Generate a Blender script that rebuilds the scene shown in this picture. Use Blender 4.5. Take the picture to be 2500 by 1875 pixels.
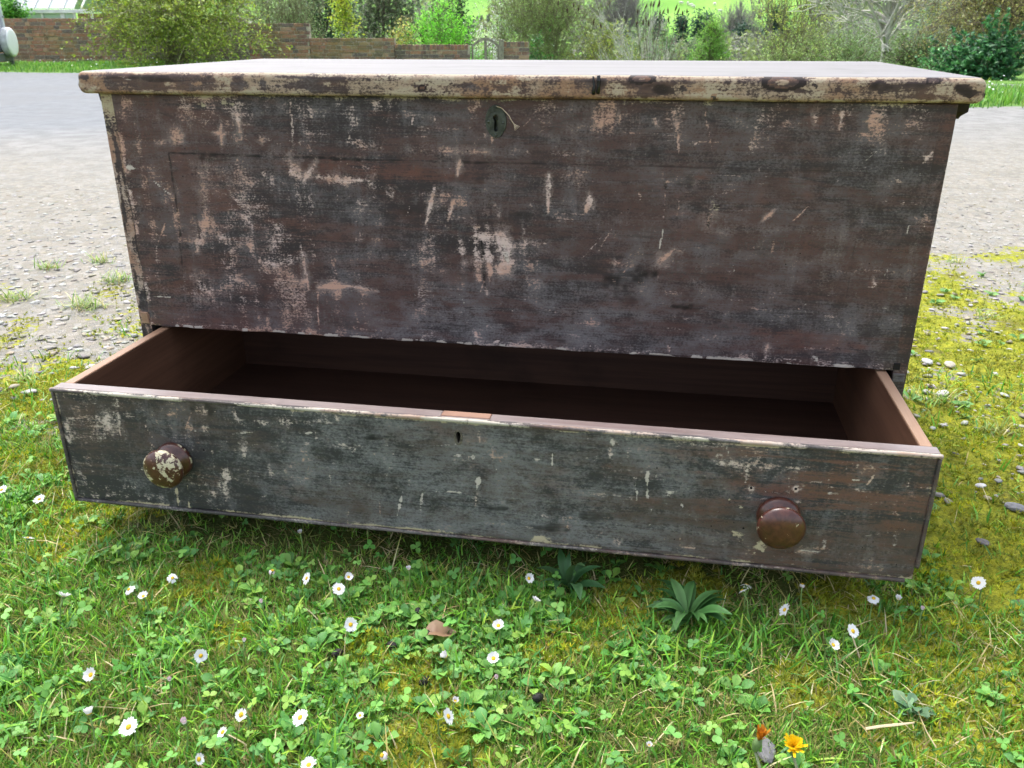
import bpy, math, random
import numpy as np
from mathutils import Matrix, Vector

for o in list(bpy.data.objects): bpy.data.objects.remove(o)
SC = bpy.context.scene
COL = SC.collection
rng = np.random.default_rng(7)
random.seed(7)

# ------------------------------------------------------------------ camera
CAM = np.array([0.2221, -1.1066, 0.6329]); FPX = 2070.9
YAW, PITCH, ROLL = -0.17725, 0.39488, -0.0012
def cam_axes():
    cy, sy = math.cos(YAW), math.sin(YAW)
    fwd = np.array([sy*math.cos(PITCH), cy*math.cos(PITCH), -math.sin(PITCH)])
    right = np.array([cy, -sy, 0.0]); up = np.cross(right, fwd)
    r2 = right*math.cos(ROLL)+up*math.sin(ROLL); u2 = -right*math.sin(ROLL)+up*math.cos(ROLL)
    return r2, u2, fwd
RT, UP, FW = cam_axes()
cd = bpy.data.cameras.new("camera"); co_ = bpy.data.objects.new("camera", cd); COL.objects.link(co_)
cd.sensor_width = 36.0; cd.lens = FPX/2500*36.0; cd.clip_start = 0.02; cd.clip_end = 4000
cd.dof.use_dof = True; cd.dof.focus_distance = 1.08; cd.dof.aperture_fstop = 20.0
co_.matrix_world = Matrix(((RT[0], UP[0], -FW[0], CAM[0]), (RT[1], UP[1], -FW[1], CAM[1]), (RT[2], UP[2], -FW[2], CAM[2]), (0, 0, 0, 1)))
SC.camera = co_

# ------------------------------------------------------------------ sky, sun, exposure
SUN_EL, SUN_AZ = math.radians(64), math.radians(-40)      # azimuth from +Y (away from the camera), clockwise; the light comes from beyond the chest and left
w = bpy.data.worlds.new("World"); SC.world = w; w.use_nodes = True
nt = w.node_tree; nt.nodes.clear()
sky = nt.nodes.new('ShaderNodeTexSky'); sky.sky_type = 'NISHITA'; sky.sun_disc = False
sky.sun_elevation = SUN_EL; sky.sun_rotation = SUN_AZ; sky.dust_density = 4.0; sky.air_density = 1.2
hsv = nt.nodes.new('ShaderNodeHueSaturation'); hsv.inputs['Saturation'].default_value = 0.50   # high thin overcast: nearly white sky
bg = nt.nodes.new('ShaderNodeBackground'); bg.inputs['Strength'].default_value = 0.15
wo = nt.nodes.new('ShaderNodeOutputWorld')
nt.links.new(sky.outputs[0], hsv.inputs['Color']); nt.links.new(hsv.outputs[0], bg.inputs['Color']); nt.links.new(bg.outputs[0], wo.inputs['Surface'])
sd = bpy.data.lights.new("sun", 'SUN'); sd.energy = 0.95; sd.angle = math.radians(24); sd.color = (1.0, 0.985, 0.96)
so = bpy.data.objects.new("sun", sd); COL.objects.link(so)
sdir = Vector((math.sin(SUN_AZ)*math.cos(SUN_EL), math.cos(SUN_AZ)*math.cos(SUN_EL), math.sin(SUN_EL)))
so.rotation_euler = sdir.to_track_quat('Z', 'Y').to_euler(); so.location = (0, 0, 30)
SC.view_settings.view_transform = 'Standard'; SC.view_settings.look = 'None'
SC.view_settings.exposure = 1.6; SC.view_settings.gamma = 1.0
SC.cycles.use_denoising = True
SC.cycles.use_adaptive_sampling = True; SC.cycles.adaptive_threshold = .03; SC.cycles.max_bounces = 5; SC.cycles.diffuse_bounces = 2; SC.cycles.glossy_bounces = 2; SC.cycles.transmission_bounces = 4; SC.cycles.transparent_max_bounces = 6

# ------------------------------------------------------------------ geometry helpers
def ray(u, v): return FW + RT*((u-1250)/FPX) - UP*((v-937.5)/FPX)
def at_depth(u, v, D): return CAM + D*ray(u, v)
def at_z(u, v, z=0.0):
    d = ray(u, v); return CAM + d*((z-CAM[2])/d[2])
def at_y(u, v, y):
    d = ray(u, v); return CAM + d*((y-CAM[1])/d[1])

_T = np.random.default_rng(3).random((16, 256, 256))
def vnoise(x, y, seed=0):
    t = _T[seed % 16]; x = np.asarray(x, float)+seed*17.3; y = np.asarray(y, float)+seed*9.1
    xi = np.floor(x).astype(int); yi = np.floor(y).astype(int); fx = x-xi; fy = y-yi
    fx = fx*fx*(3-2*fx); fy = fy*fy*(3-2*fy)
    a = t[xi & 255, yi & 255]; b = t[(xi+1) & 255, yi & 255]; c = t[xi & 255, (yi+1) & 255]; d = t[(xi+1) & 255, (yi+1) & 255]
    return (a*(1-fx)+b*fx)*(1-fy)+(c*(1-fx)+d*fx)*fy
def fbm(x, y, seed=0, octv=4):
    s = 0; a = .5; n = 0
    for i in range(octv):
        s = s+a*vnoise(np.asarray(x)*2**i, np.asarray(y)*2**i, seed+i*3); n += a; a *= .5
    return s/n
def sst(a, b, x):
    t = np.clip((np.asarray(x, float)-a)/(b-a), 0, 1); return t*t*(3-2*t)

def mesh_np(name, V, faces, attrs=None, smooth=False):
    """faces: list of (m,k) int arrays"""
    V = np.ascontiguousarray(V, dtype=np.float32)
    faces = [np.asarray(f, dtype=np.int32) for f in faces if len(f)]
    me = bpy.data.meshes.new(name)
    me.vertices.add(len(V)); me.vertices.foreach_set('co', V.ravel())
    loops = np.concatenate([f.ravel() for f in faces]); tot = np.concatenate([np.full(len(f), f.shape[1], np.int32) for f in faces])
    start = np.concatenate([[0], np.cumsum(tot)[:-1]]).astype(np.int32)
    me.loops.add(len(loops)); me.loops.foreach_set('vertex_index', loops)
    me.polygons.add(len(tot)); me.polygons.foreach_set('loop_start', start)
    try: me.polygons.foreach_set('loop_total', tot)
    except Exception: pass
    me.update(calc_edges=True)
    if smooth: me.polygons.foreach_set('use_smooth', np.ones(len(tot), bool))
    for k, a in (attrs or {}).items():
        a = np.asarray(a, dtype=np.float32)
        if a.shape[1] == 3: a = np.concatenate([a, np.ones((len(a), 1), np.float32)], 1)
        at = me.attributes.new(k, 'FLOAT_COLOR', 'POINT'); at.data.foreach_set('color', np.ascontiguousarray(a).ravel())
    me.validate(); return me
def link(name, me, mat=None, parent=None):
    o = bpy.data.objects.new(name, me); COL.objects.link(o)
    if mat is not None and me is not None and not me.materials: me.materials.append(mat)
    if parent is not None: o.parent = parent
    return o
def tag(o, label=None, cat=None, group=None, kind=None):
    if label: o['label'] = label
    if cat: o['category'] = cat
    if group: o['group'] = group
    if kind: o['kind'] = kind
    return o
def thing(name, label, cat, loc=(0, 0, 0), group=None):
    o = bpy.data.objects.new(name, None); o.empty_display_size = .05; COL.objects.link(o); o.location = loc
    return tag(o, label, cat, group)

class MB:
    """collects boxes, tubes and lathes into one mesh"""
    def __init__(s): s.V = []; s.F = []; s.n = 0
    def add(s, V, F):
        V = np.asarray(V, float)
        for f in F: s.F.append(tuple(int(i)+s.n for i in f))
        s.V.append(V); s.n += len(V); return s
    def box(s, x0, x1, y0, y1, z0, z1, bev=0.0):
        if bev <= 0:
            V = [(x, y, z) for z in (z0, z1) for y in (y0, y1) for x in (x0, x1)]
            return s.add(V, [(0, 2, 3, 1), (4, 5, 7, 6), (0, 1, 5, 4), (2, 6, 7, 3), (0, 4, 6, 2), (1, 3, 7, 5)])
        b = bev; V = []; idx = {}
        for ix, x in enumerate((x0, x1)):
            for iy, y in enumerate((y0, y1)):
                for iz, z in enumerate((z0, z1)):
                    sx = b if ix == 0 else -b; sy = b if iy == 0 else -b; sz = b if iz == 0 else -b
                    for a, p in enumerate(((x, y+sy, z+sz), (x+sx, y, z+sz), (x+sx, y+sy, z))):
                        idx[ix, iy, iz, a] = len(V); V.append(p)
        F = []
        for i in (0, 1):
            q = [(i, 0, 0), (i, 1, 0), (i, 1, 1), (i, 0, 1)]
            F.append([idx[k+(0,)] for k in (q if i else q[::-1])])
            q = [(0, i, 0), (1, i, 0), (1, i, 1), (0, i, 1)]
            F.append([idx[k+(1,)] for k in (q[::-1] if i else q)])
            q = [(0, 0, i), (1, 0, i), (1, 1, i), (0, 1, i)]
            F.append([idx[k+(2,)] for k in (q if i else q[::-1])])
        for i in (0, 1):
            for j in (0, 1):
                F.append([idx[0, i, j, 1], idx[1, i, j, 1], idx[1, i, j, 2], idx[0, i, j, 2]])
                F.append([idx[i, 0, j, 0], idx[i, 1, j, 0], idx[i, 1, j, 2], idx[i, 0, j, 2]])
                F.append([idx[i, j, 0, 0], idx[i, j, 1, 0], idx[i, j, 1, 1], idx[i, j, 0, 1]])
                for k in (0, 1): F.append([idx[i, j, k, 0], idx[i, j, k, 1], idx[i, j, k, 2]])
        return s.add(V, F)
    def tube(s, pts, rad, sides=6, cap=True):
        pts = [np.array(p, float) for p in pts]; n = len(pts)
        rad = [rad]*n if np.isscalar(rad) else rad
        V = []; prev = None
        for i, p in enumerate(pts):
            d = pts[min(i+1, n-1)]-pts[max(i-1, 0)]; d = d/(np.linalg.norm(d)+1e-9)
            a = prev if prev is not None else np.cross(d, (0.3, 0.2, 0.9) if abs(d[2]) < .9 else (1, 0, 0))
            a = a-d*(a@d); a /= np.linalg.norm(a)+1e-9; b = np.cross(d, a); prev = a
            for k in range(sides):
                t = 2*math.pi*k/sides; V.append(p+rad[i]*(a*math.cos(t)+b*math.sin(t)))
        F = [(i*sides+k, i*sides+(k+1) % sides, (i+1)*sides+(k+1) % sides, (i+1)*sides+k) for i in range(n-1) for k in range(sides)]
        if cap: F += [tuple(range(sides))[::-1], tuple((n-1)*sides+k for k in range(sides))]
        return s.add(V, F)
    def lathe(s, prof, center, axis='-y', sides=40):
        """prof: (distance along axis, radius)"""
        c = np.array(center, float); V = []
        for h, r in prof:
            for k in range(sides):
                t = 2*math.pi*k/sides
                V.append(c+(np.array((r*math.cos(t), -h, r*math.sin(t))) if axis == '-y' else np.array((r*math.cos(t), r*math.sin(t), h))))
        n = len(prof)
        F = [(i*sides+k, i*sides+(k+1) % sides, (i+1)*sides+(k+1) % sides, (i+1)*sides+k) for i in range(n-1) for k in range(sides)]
        F += [tuple(range(sides))[::-1], tuple((n-1)*sides+k for k in range(sides))]
        return s.add(V, F)
    def mesh(s, name, smooth=False, attrs=None):
        me = bpy.data.meshes.new(name); me.from_pydata(np.concatenate(s.V).tolist(), [], s.F)
        if smooth: me.polygons.foreach_set('use_smooth', np.ones(len(me.polygons), bool))
        me.validate(); me.update(); return me
    def obj(s, name, mat, parent=None, smooth=False): return link(name, s.mesh(name, smooth), mat, parent)

def rot_from(normal, spin):
    """(N,3,3) matrices whose third column is the normal"""
    n = normal/np.linalg.norm(normal, axis=1, keepdims=True)
    ref = np.where(np.abs(n[:, 2:3]) < .95, np.array([[0, 0, 1.]]), np.array([[1., 0, 0]]))
    a = np.cross(ref, n); a /= np.linalg.norm(a, axis=1, keepdims=True); b = np.cross(n, a)
    c, s_ = np.cos(spin)[:, None], np.sin(spin)[:, None]
    return np.stack([a*c+b*s_, b*c-a*s_, n], axis=2)
def instance(T, F, pos, rot, scale):
    """T (k,3) or (N,k,3); F list of (m,j) faces -> V, faces"""
    N = len(pos); T = np.broadcast_to(T, (N,)+np.shape(T)[-2:]); k = T.shape[1]
    sc = np.asarray(scale); sc = sc.reshape(N, 1, -1)
    V = np.einsum('nij,nkj->nki', rot, T*sc)+pos[:, None, :]
    off = (np.arange(N)*k)[:, None, None]
    return V.reshape(-1, 3), [(np.asarray(f)[None]+off).reshape(-1, np.shape(f)[1]) for f in F]
def merge(parts):
    Vs, Fs, Cs, n = [], [], [], 0
    for V, F, C in parts:
        Vs.append(V); Cs.append(C); Fs += [f+n for f in F]; n += len(V)
    return np.concatenate(Vs), Fs, np.concatenate(Cs)

# ------------------------------------------------------------------ material helpers
def mat_new(name):
    m = bpy.data.materials.new(name); m.use_nodes = True; t = m.node_tree; t.nodes.clear()
    out = t.nodes.new('ShaderNodeOutputMaterial'); b = t.nodes.new('ShaderNodeBsdfPrincipled'); t.links.new(b.outputs[0], out.inputs[0])
    return m, t, b, out
def setin(t, sock, v):
    if isinstance(v, bpy.types.NodeSocket): t.links.new(v, sock)
    elif isinstance(v, (tuple, list)) and len(v) == 3 and sock.type == 'RGBA': sock.default_value = (*v, 1)
    else: sock.default_value = v
def MA(t, op, a, b=None, c=None, clamp=False):
    n = t.nodes.new('ShaderNodeMath'); n.operation = op; n.use_clamp = clamp
    for i, v in enumerate((a, b, c)):
        if v is not None: setin(t, n.inputs[i], v)
    return n.outputs[0]
def MIX(t, f, a, b, blend='MIX'):
    n = t.nodes.new('ShaderNodeMix'); n.data_type = 'RGBA'; n.blend_type = blend; n.clamp_factor = True
    setin(t, n.inputs[0], f); setin(t, n.inputs[6], a); setin(t, n.inputs[7], b); return n.outputs[2]
def SS(t, x, a, b):
    n = t.nodes.new('ShaderNodeMapRange'); n.interpolation_type = 'SMOOTHSTEP'; setin(t, n.inputs[0], x)
    n.inputs[1].default_value = a; n.inputs[2].default_value = b; return n.outputs[0]
def MAP(t, v, scale=(1, 1, 1), loc=(0, 0, 0), rot=(0, 0, 0)):
    n = t.nodes.new('ShaderNodeMapping'); setin(t, n.inputs[0], v); n.inputs['Scale'].default_value = scale; n.inputs['Location'].default_value = loc; n.inputs['Rotation'].default_value = rot
    return n.outputs[0]
def NOISE(t, v, scale=1.0, detail=4.0, rough=.55, dist=0.0, color=False):
    n = t.nodes.new('ShaderNodeTexNoise'); setin(t, n.inputs['Vector'], v); n.inputs['Scale'].default_value = scale; n.inputs['Detail'].default_value = detail
    n.inputs['Roughness'].default_value = rough; n.inputs['Distortion'].default_value = dist; return n.outputs[1 if color else 0]
def VOR(t, v, scale, feature='F1', out='Distance', rnd=1.0):
    n = t.nodes.new('ShaderNodeTexVoronoi'); n.feature = feature; setin(t, n.inputs['Vector'], v); n.inputs['Scale'].default_value = scale; n.inputs['Randomness'].default_value = rnd
    return n.outputs[out]
def ATT(t, name):
    n = t.nodes.new('ShaderNodeAttribute'); n.attribute_name = name; s = t.nodes.new('ShaderNodeSeparateColor'); t.links.new(n.outputs['Color'], s.inputs[0])
    return s.outputs[0], s.outputs[1], s.outputs[2], n.outputs['Alpha'], n.outputs['Color']
def COORD(t): return t.nodes.new('ShaderNodeTexCoord').outputs['Object']
def BUMP(t, h, strength=.5, dist=.001, normal=None):
    n = t.nodes.new('ShaderNodeBump'); setin(t, n.inputs['Height'], h); n.inputs['Strength'].default_value = strength; n.inputs['Distance'].default_value = dist
    if normal is not None: t.links.new(normal, n.inputs['Normal'])
    return n.outputs[0]
def HUE(t, c, s=1.0, v=1.0, h=.5):
    n = t.nodes.new('ShaderNodeHueSaturation'); setin(t, n.inputs['Color'], c); setin(t, n.inputs['Saturation'], s); setin(t, n.inputs['Value'], v); setin(t, n.inputs['Hue'], h); return n.outputs[0]
def RND(t): return t.nodes.new('ShaderNodeObjectInfo').outputs['Random']

def mat_painted_wood(name, dark, brown, grey, red, pale, cream, coverage=0.0, rough=.5, sharp=0.0, hazy=.42):
    """old dark paint over pine: masks A = (wear, dark, red, blue grey), B = (cream, whitish chip, -, -)"""
    m, t, b, out = mat_new(name); c = COORD(t)
    wear, drk, redm, blue, _ = ATT(t, 'maskA'); crm, chip, halo, _a, _ = ATT(t, 'maskB')
    mott = NOISE(t, MAP(t, c, (30, 30, 42), (5, 2, 1)), 1, 5, .72, .5)
    grain = NOISE(t, MAP(t, c, (14, 60, 420)), 1, 4, .65, .3)
    grain2 = NOISE(t, MAP(t, c, (6, 12, 48)), 1, 4, .68, .9)
    blot = NOISE(t, MAP(t, c, (3.2, 3, 7)), 1, 4, .65, .8)
    blot2 = NOISE(t, MAP(t, c, (12, 12, 20), (3, 1, 7)), 1, 5, .70, .3)
    vst = NOISE(t, MAP(t, c, (42, 30, 8), (0, 0, 0), (0, .12, 0)), 1, 5, .70, .8)
    fine = NOISE(t, MAP(t, c, (300, 300, 420)), 1, 3, .65)
    H5 = lambda x, k: MA(t, 'MULTIPLY', MA(t, 'SUBTRACT', x, .5), k)
    def SUM(*a):
        r = a[0]
        for q in a[1:]: r = MA(t, 'ADD', r, q)
        return r
    col = MIX(t, SS(t, SUM(blot, H5(grain2, .8), H5(mott, .35), H5(fine, .35)), .34, .66), dark, brown)
    col = MIX(t, MA(t, 'MULTIPLY', SS(t, SUM(blot2, H5(vst, .9), H5(mott, .6), H5(grain, .5), H5(fine, .8)), .40, .88), .62), col, grey)
    col = MIX(t, MA(t, 'MULTIPLY', blue, SS(t, SUM(H5(grain, .6), H5(blot2, 1.2), H5(mott, .8), H5(fine, .7)), -.25, .34)), col, grey)
    col = MIX(t, MA(t, 'MULTIPLY', redm, SS(t, SUM(H5(grain, .7), H5(grain2, 1.0), H5(mott, .8), H5(fine, .4)), -.12, .26)), col, red)
    dk2 = tuple(x*.30 for x in dark)
    col = MIX(t, MA(t, 'MULTIPLY', SS(t, SUM(H5(grain2, .9), H5(vst, .8), H5(fine, 1.1), H5(grain, .5), H5(mott, .6), H5(blot, 1.1)), .05, .42), .72), col, dk2)
    col = MIX(t, MA(t, 'MULTIPLY', SS(t, SUM(drk, H5(grain2, .9), H5(fine, .5)), .25, .9), .9), col, dk2)
    hz = SS(t, SUM(MA(t, 'MULTIPLY', halo, 1.1), H5(blot, 1.4), H5(mott, 1.0), H5(fine, 1.2), H5(vst, 1.2)), .10, .80)
    col = MIX(t, MA(t, 'MULTIPLY', hz, hazy), col, tuple(x*.62 for x in pale))
    # rubbed-through wood: the mask is broken up by the grain and brush marks
    tex = SUM(H5(grain, .75), H5(vst, .5), H5(fine, 1.3), H5(mott, 1.5), H5(blot2, .6))
    gen = MA(t, 'MULTIPLY', SS(t, blot2, .50, .80), .34+coverage)
    wf = SS(t, SUM(MA(t, 'MINIMUM', wear, .80), gen, MA(t, 'MULTIPLY', tex, 1.2)), .40-sharp*-.08, .96-sharp*.35)
    warm = MIX(t, SS(t, SUM(blot, H5(blot2, .8)), .4, .62), pale, tuple(min(1, x*y) for x, y in zip(pale, (.80, .62, .52))))
    col = MIX(t, MA(t, 'MULTIPLY', wf, .92), col, warm)
    cf = SS(t, SUM(crm, MA(t, 'MULTIPLY', tex, .75)), .36, .70)
    col = MIX(t, cf, col, cream)
    hf = SS(t, SUM(chip, MA(t, 'MULTIPLY', tex, .75)), .42, .84)
    col = MIX(t, MA(t, 'MULTIPLY', hf, .9), col, (.52, .46, .41))
    sp = SS(t, SUM(fine, H5(grain, .35)), .68, .78)
    col = MIX(t, MA(t, 'MULTIPLY', sp, .38), col, pale)
    worm = VOR(t, c, 60); gate = SS(t, blot, .52, .60)
    wm = MA(t, 'MULTIPLY', MA(t, 'LESS_THAN', worm, .05), gate)
    col = MIX(t, wm, col, (.004, .003, .003))
    t.links.new(col, b.inputs['Base Color'])
    t.links.new(SUM(rough, H5(blot2, .4), MA(t, 'MULTIPLY', wf, .15)), b.inputs['Roughness'])
    b.inputs['Specular IOR Level'].default_value = .24
    t.links.new(BUMP(t, NOISE(t, MAP(t, c, (14, 60, 420)), 1, 3, .6, .3), .45, .0007), b.inputs['Normal'])
    return m
def mat_plain_wood(name, c1, c2, scale=(4, 60, 120), rough=.6, axis='x', spec=.4, coat=0, stain=.5):
    m, t, b, out = mat_new(name); c = COORD(t)
    sc = {'x': (5, 60, 160), 'y': (60, 5, 160)}[axis]
    g = NOISE(t, MAP(t, c, sc), 1, 6, .6, .5); l = NOISE(t, MAP(t, c, tuple(x*.12 for x in sc)), 1, 4, .6, .6)
    col = MIX(t, SS(t, MA(t, 'ADD', MA(t, 'MULTIPLY', g, .5), MA(t, 'MULTIPLY', l, .5)), .32, .68), c1, c2)
    st = SS(t, NOISE(t, MAP(t, c, (7, 7, 9)), 1, 5, .6), .55, .75); col = MIX(t, MA(t, 'MULTIPLY', st, stain), col, tuple(x*.45 for x in c1))
    t.links.new(col, b.inputs['Base Color']); b.inputs['Roughness'].default_value = rough; b.inputs['Specular IOR Level'].default_value = spec
    b.inputs['Coat Weight'].default_value = coat; b.inputs['Coat Roughness'].default_value = .35
    t.links.new(BUMP(t, g, .4, .0006), b.inputs['Normal']); return m
def mat_flat(name, col, rough=.6, metal=0.0, var=.25, scale=8.0, bump=.2, spec=.4):
    m, t, b, out = mat_new(name); c = COORD(t); n = NOISE(t, c, scale, 5, .6)
    cc = MIX(t, SS(t, n, .3, .7), tuple(x*(1-var) for x in col), tuple(min(1, x*(1+var)) for x in col))
    t.links.new(cc, b.inputs['Base Color']); b.inputs['Roughness'].default_value = rough; b.inputs['Metallic'].default_value = metal; b.inputs['Specular IOR Level'].default_value = spec
    if bump: t.links.new(BUMP(t, n, bump, .002), b.inputs['Normal'])
    return m
def mat_leaf(name, rough=.5, trans=.35, spec=.35):
    m, t, b, out = mat_new(name); _r, _g, _b, _a, c = ATT(t, 'col')
    t.links.new(c, b.inputs['Base Color']); b.inputs['Roughness'].default_value = rough; b.inputs['Specular IOR Level'].default_value = spec
    tr = t.nodes.new('ShaderNodeBsdfTranslucent'); t.links.new(HUE(t, c, 1.05, 1.0, .49), tr.inputs['Color'])
    mx = t.nodes.new('ShaderNodeMixShader'); mx.inputs[0].default_value = trans
    t.links.new(b.outputs[0], mx.inputs[1]); t.links.new(tr.outputs[0], mx.inputs[2]); t.links.new(mx.outputs[0], out.inputs[0]); return m
M_LEAF = mat_leaf('foliage'); M_GRASS = mat_leaf('grass_blade', .42, .30, .4); M_PETAL = mat_leaf('petal', .6, .30, .2)
def mat_bark(name, c1, c2):
    m, t, b, out = mat_new(name); c = COORD(t); n = NOISE(t, MAP(t, c, (14, 14, 4)), 1, 5, .65)
    t.links.new(MIX(t, SS(t, n, .3, .7), c1, c2), b.inputs['Base Color']); b.inputs['Roughness'].default_value = .85; return m

# ------------------------------------------------------------------ terrain
def azimuth(x, y): return np.degrees(np.arctan2(np.asarray(x)-CAM[0], np.asarray(y)-CAM[1]))
def terrain(x, y):
    x = np.asarray(x, float); y = np.asarray(y, float); d = np.hypot(x-CAM[0], y-CAM[1]); az = azimuth(x, y)
    W = sst(-27.5, -24.5, az)*sst(13, 7, az)
    z = -1.35*sst(8, 16, d)*W
    z = z-0.085*np.clip(d-21, 0, 120)
    z = z+0.225*np.clip(d-185, 0, None)*sst(185, 260, d)+(fbm(x/90, y/90, 5, 3)-.5)*22*sst(150, 330, d)
    return z
MOSS_PATCH = [(*at_z(u, v)[:2], r) for u, v, r in ((1040, 1850, .075), (1020, 1650, .06), (170, 1325, .06), (470, 1430, .055), (1480, 1530, .055), (1960, 1680, .05), (1560, 1480, .05),
    (215, 1240, .09), (900, 1590, .04), (1700, 1440, .05), (40, 1150, .09), (1340, 1590, .035), (560, 1560, .03), (2060, 1460, .05), (2330, 1560, .07), (2430, 1300, .09))]
def z_lawn(x, y):
    e = np.interp(x, (-2, -.55, -.4, .4, .55, .75, 2), (.12, .06, .15, .1, -.06, -.27, -.6))
    return sst(-.10, .12, e-y+(fbm(x*5, y*5, 2)-.5)*.35)
def z_moss(x, y):
    n = (fbm(x*6, y*6, 4)-.5)
    rgt = sst(.40, .60, x+n*.15)*sst(2.4, .35, y+n*1.4)*(.55+.45*sst(.40, .6, fbm(x*9, y*9, 6)+.08))
    lft = sst(-.35, -.55, x+n*.1)*sst(.62, .15, y+n*.5)*sst(-.45, -.1, y+n*.3)*(.4+.6*sst(.4, .62, fbm(x*8, y*8, 8))); lft = np.maximum(lft, .42*sst(-.35, -.55, x)*sst(1.25, .4, y+n*.8)*sst(.1, .4, y)*sst(.42, .6, fbm(x*7, y*7, 12)))
    m = np.maximum(rgt, lft)
    for a, b, r in MOSS_PATCH: m = np.maximum(m, sst(1.25, .55, np.hypot(x-a, y-b)/r+n*.9))
    return np.clip(m, 0, 1)
def z_stone(x, y): return np.clip(sst(-.1, .25, y+(fbm(x*4, y*4, 9)-.5)*.4)*sst(np.where(x > 0, 6.5, 4.2), np.where(x > 0, 3.0, 2.0), y+(fbm(x*1.5, y*1.5, 3)-.5)*1.5), 0, 1)
def z_tarmac(x, y): return sst(3.6, 4.8, y+(fbm(x*.5, y*1.3, 1)-.5)*1.8)*sst(1, -1, x)
def z_verge(x, y):
    n = (fbm(x*.8, y*.8, 7)-.5)
    left = sst(11.9, 12.7, y-0.08*(x+9)+n*1.6)*sst(1.0, -1.0, x+3)
    right = sst(7.3, 7.9, y+n*1.0)*sst(10.4, 10.1, y+n*.4)*sst(1.6, 2.4, x+n)
    far = sst(10.9, 11.3, y+n*.5)*sst(-3.5, -2.5, x)
    return np.clip(np.maximum(np.maximum(left, right), far), 0, 1)

def geo(a, b, n, p=2.0): return a+(b-a)*np.linspace(0, 1, n+1)[1:]**p
xs = np.concatenate([geo(-2.6, -60, 45)[::-1], np.arange(-2.6, 2.3, .03), geo(2.28, 45, 40)])
ys = np.concatenate([geo(-.9, -40, 16)[::-1], np.arange(-.9, 2.6, .03), geo(2.58, 23, 75, 1.5)])
X, Y = np.meshgrid(xs, ys); Z = terrain(X, Y)+(fbm(X*7, Y*7, 1)-.5)*.016*sst(6, 2, np.hypot(X, Y))+(fbm(X*.9, Y*.9, 3)-.5)*.05*sst(2, 6, np.hypot(X, Y-1))
nx, ny = len(xs), len(ys); I = np.arange(nx*ny).reshape(ny, nx)
Q = np.stack([I[:-1, :-1], I[:-1, 1:], I[1:, 1:], I[1:, :-1]], -1).reshape(-1, 4)
xf, yf = X.ravel(), Y.ravel()
ZA = np.stack([z_lawn(xf, yf), z_moss(xf, yf), z_stone(xf, yf), z_tarmac(xf, yf)], 1); ZB = np.stack([z_verge(xf, yf), xf*0, xf*0, xf*0+1], 1)
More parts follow.
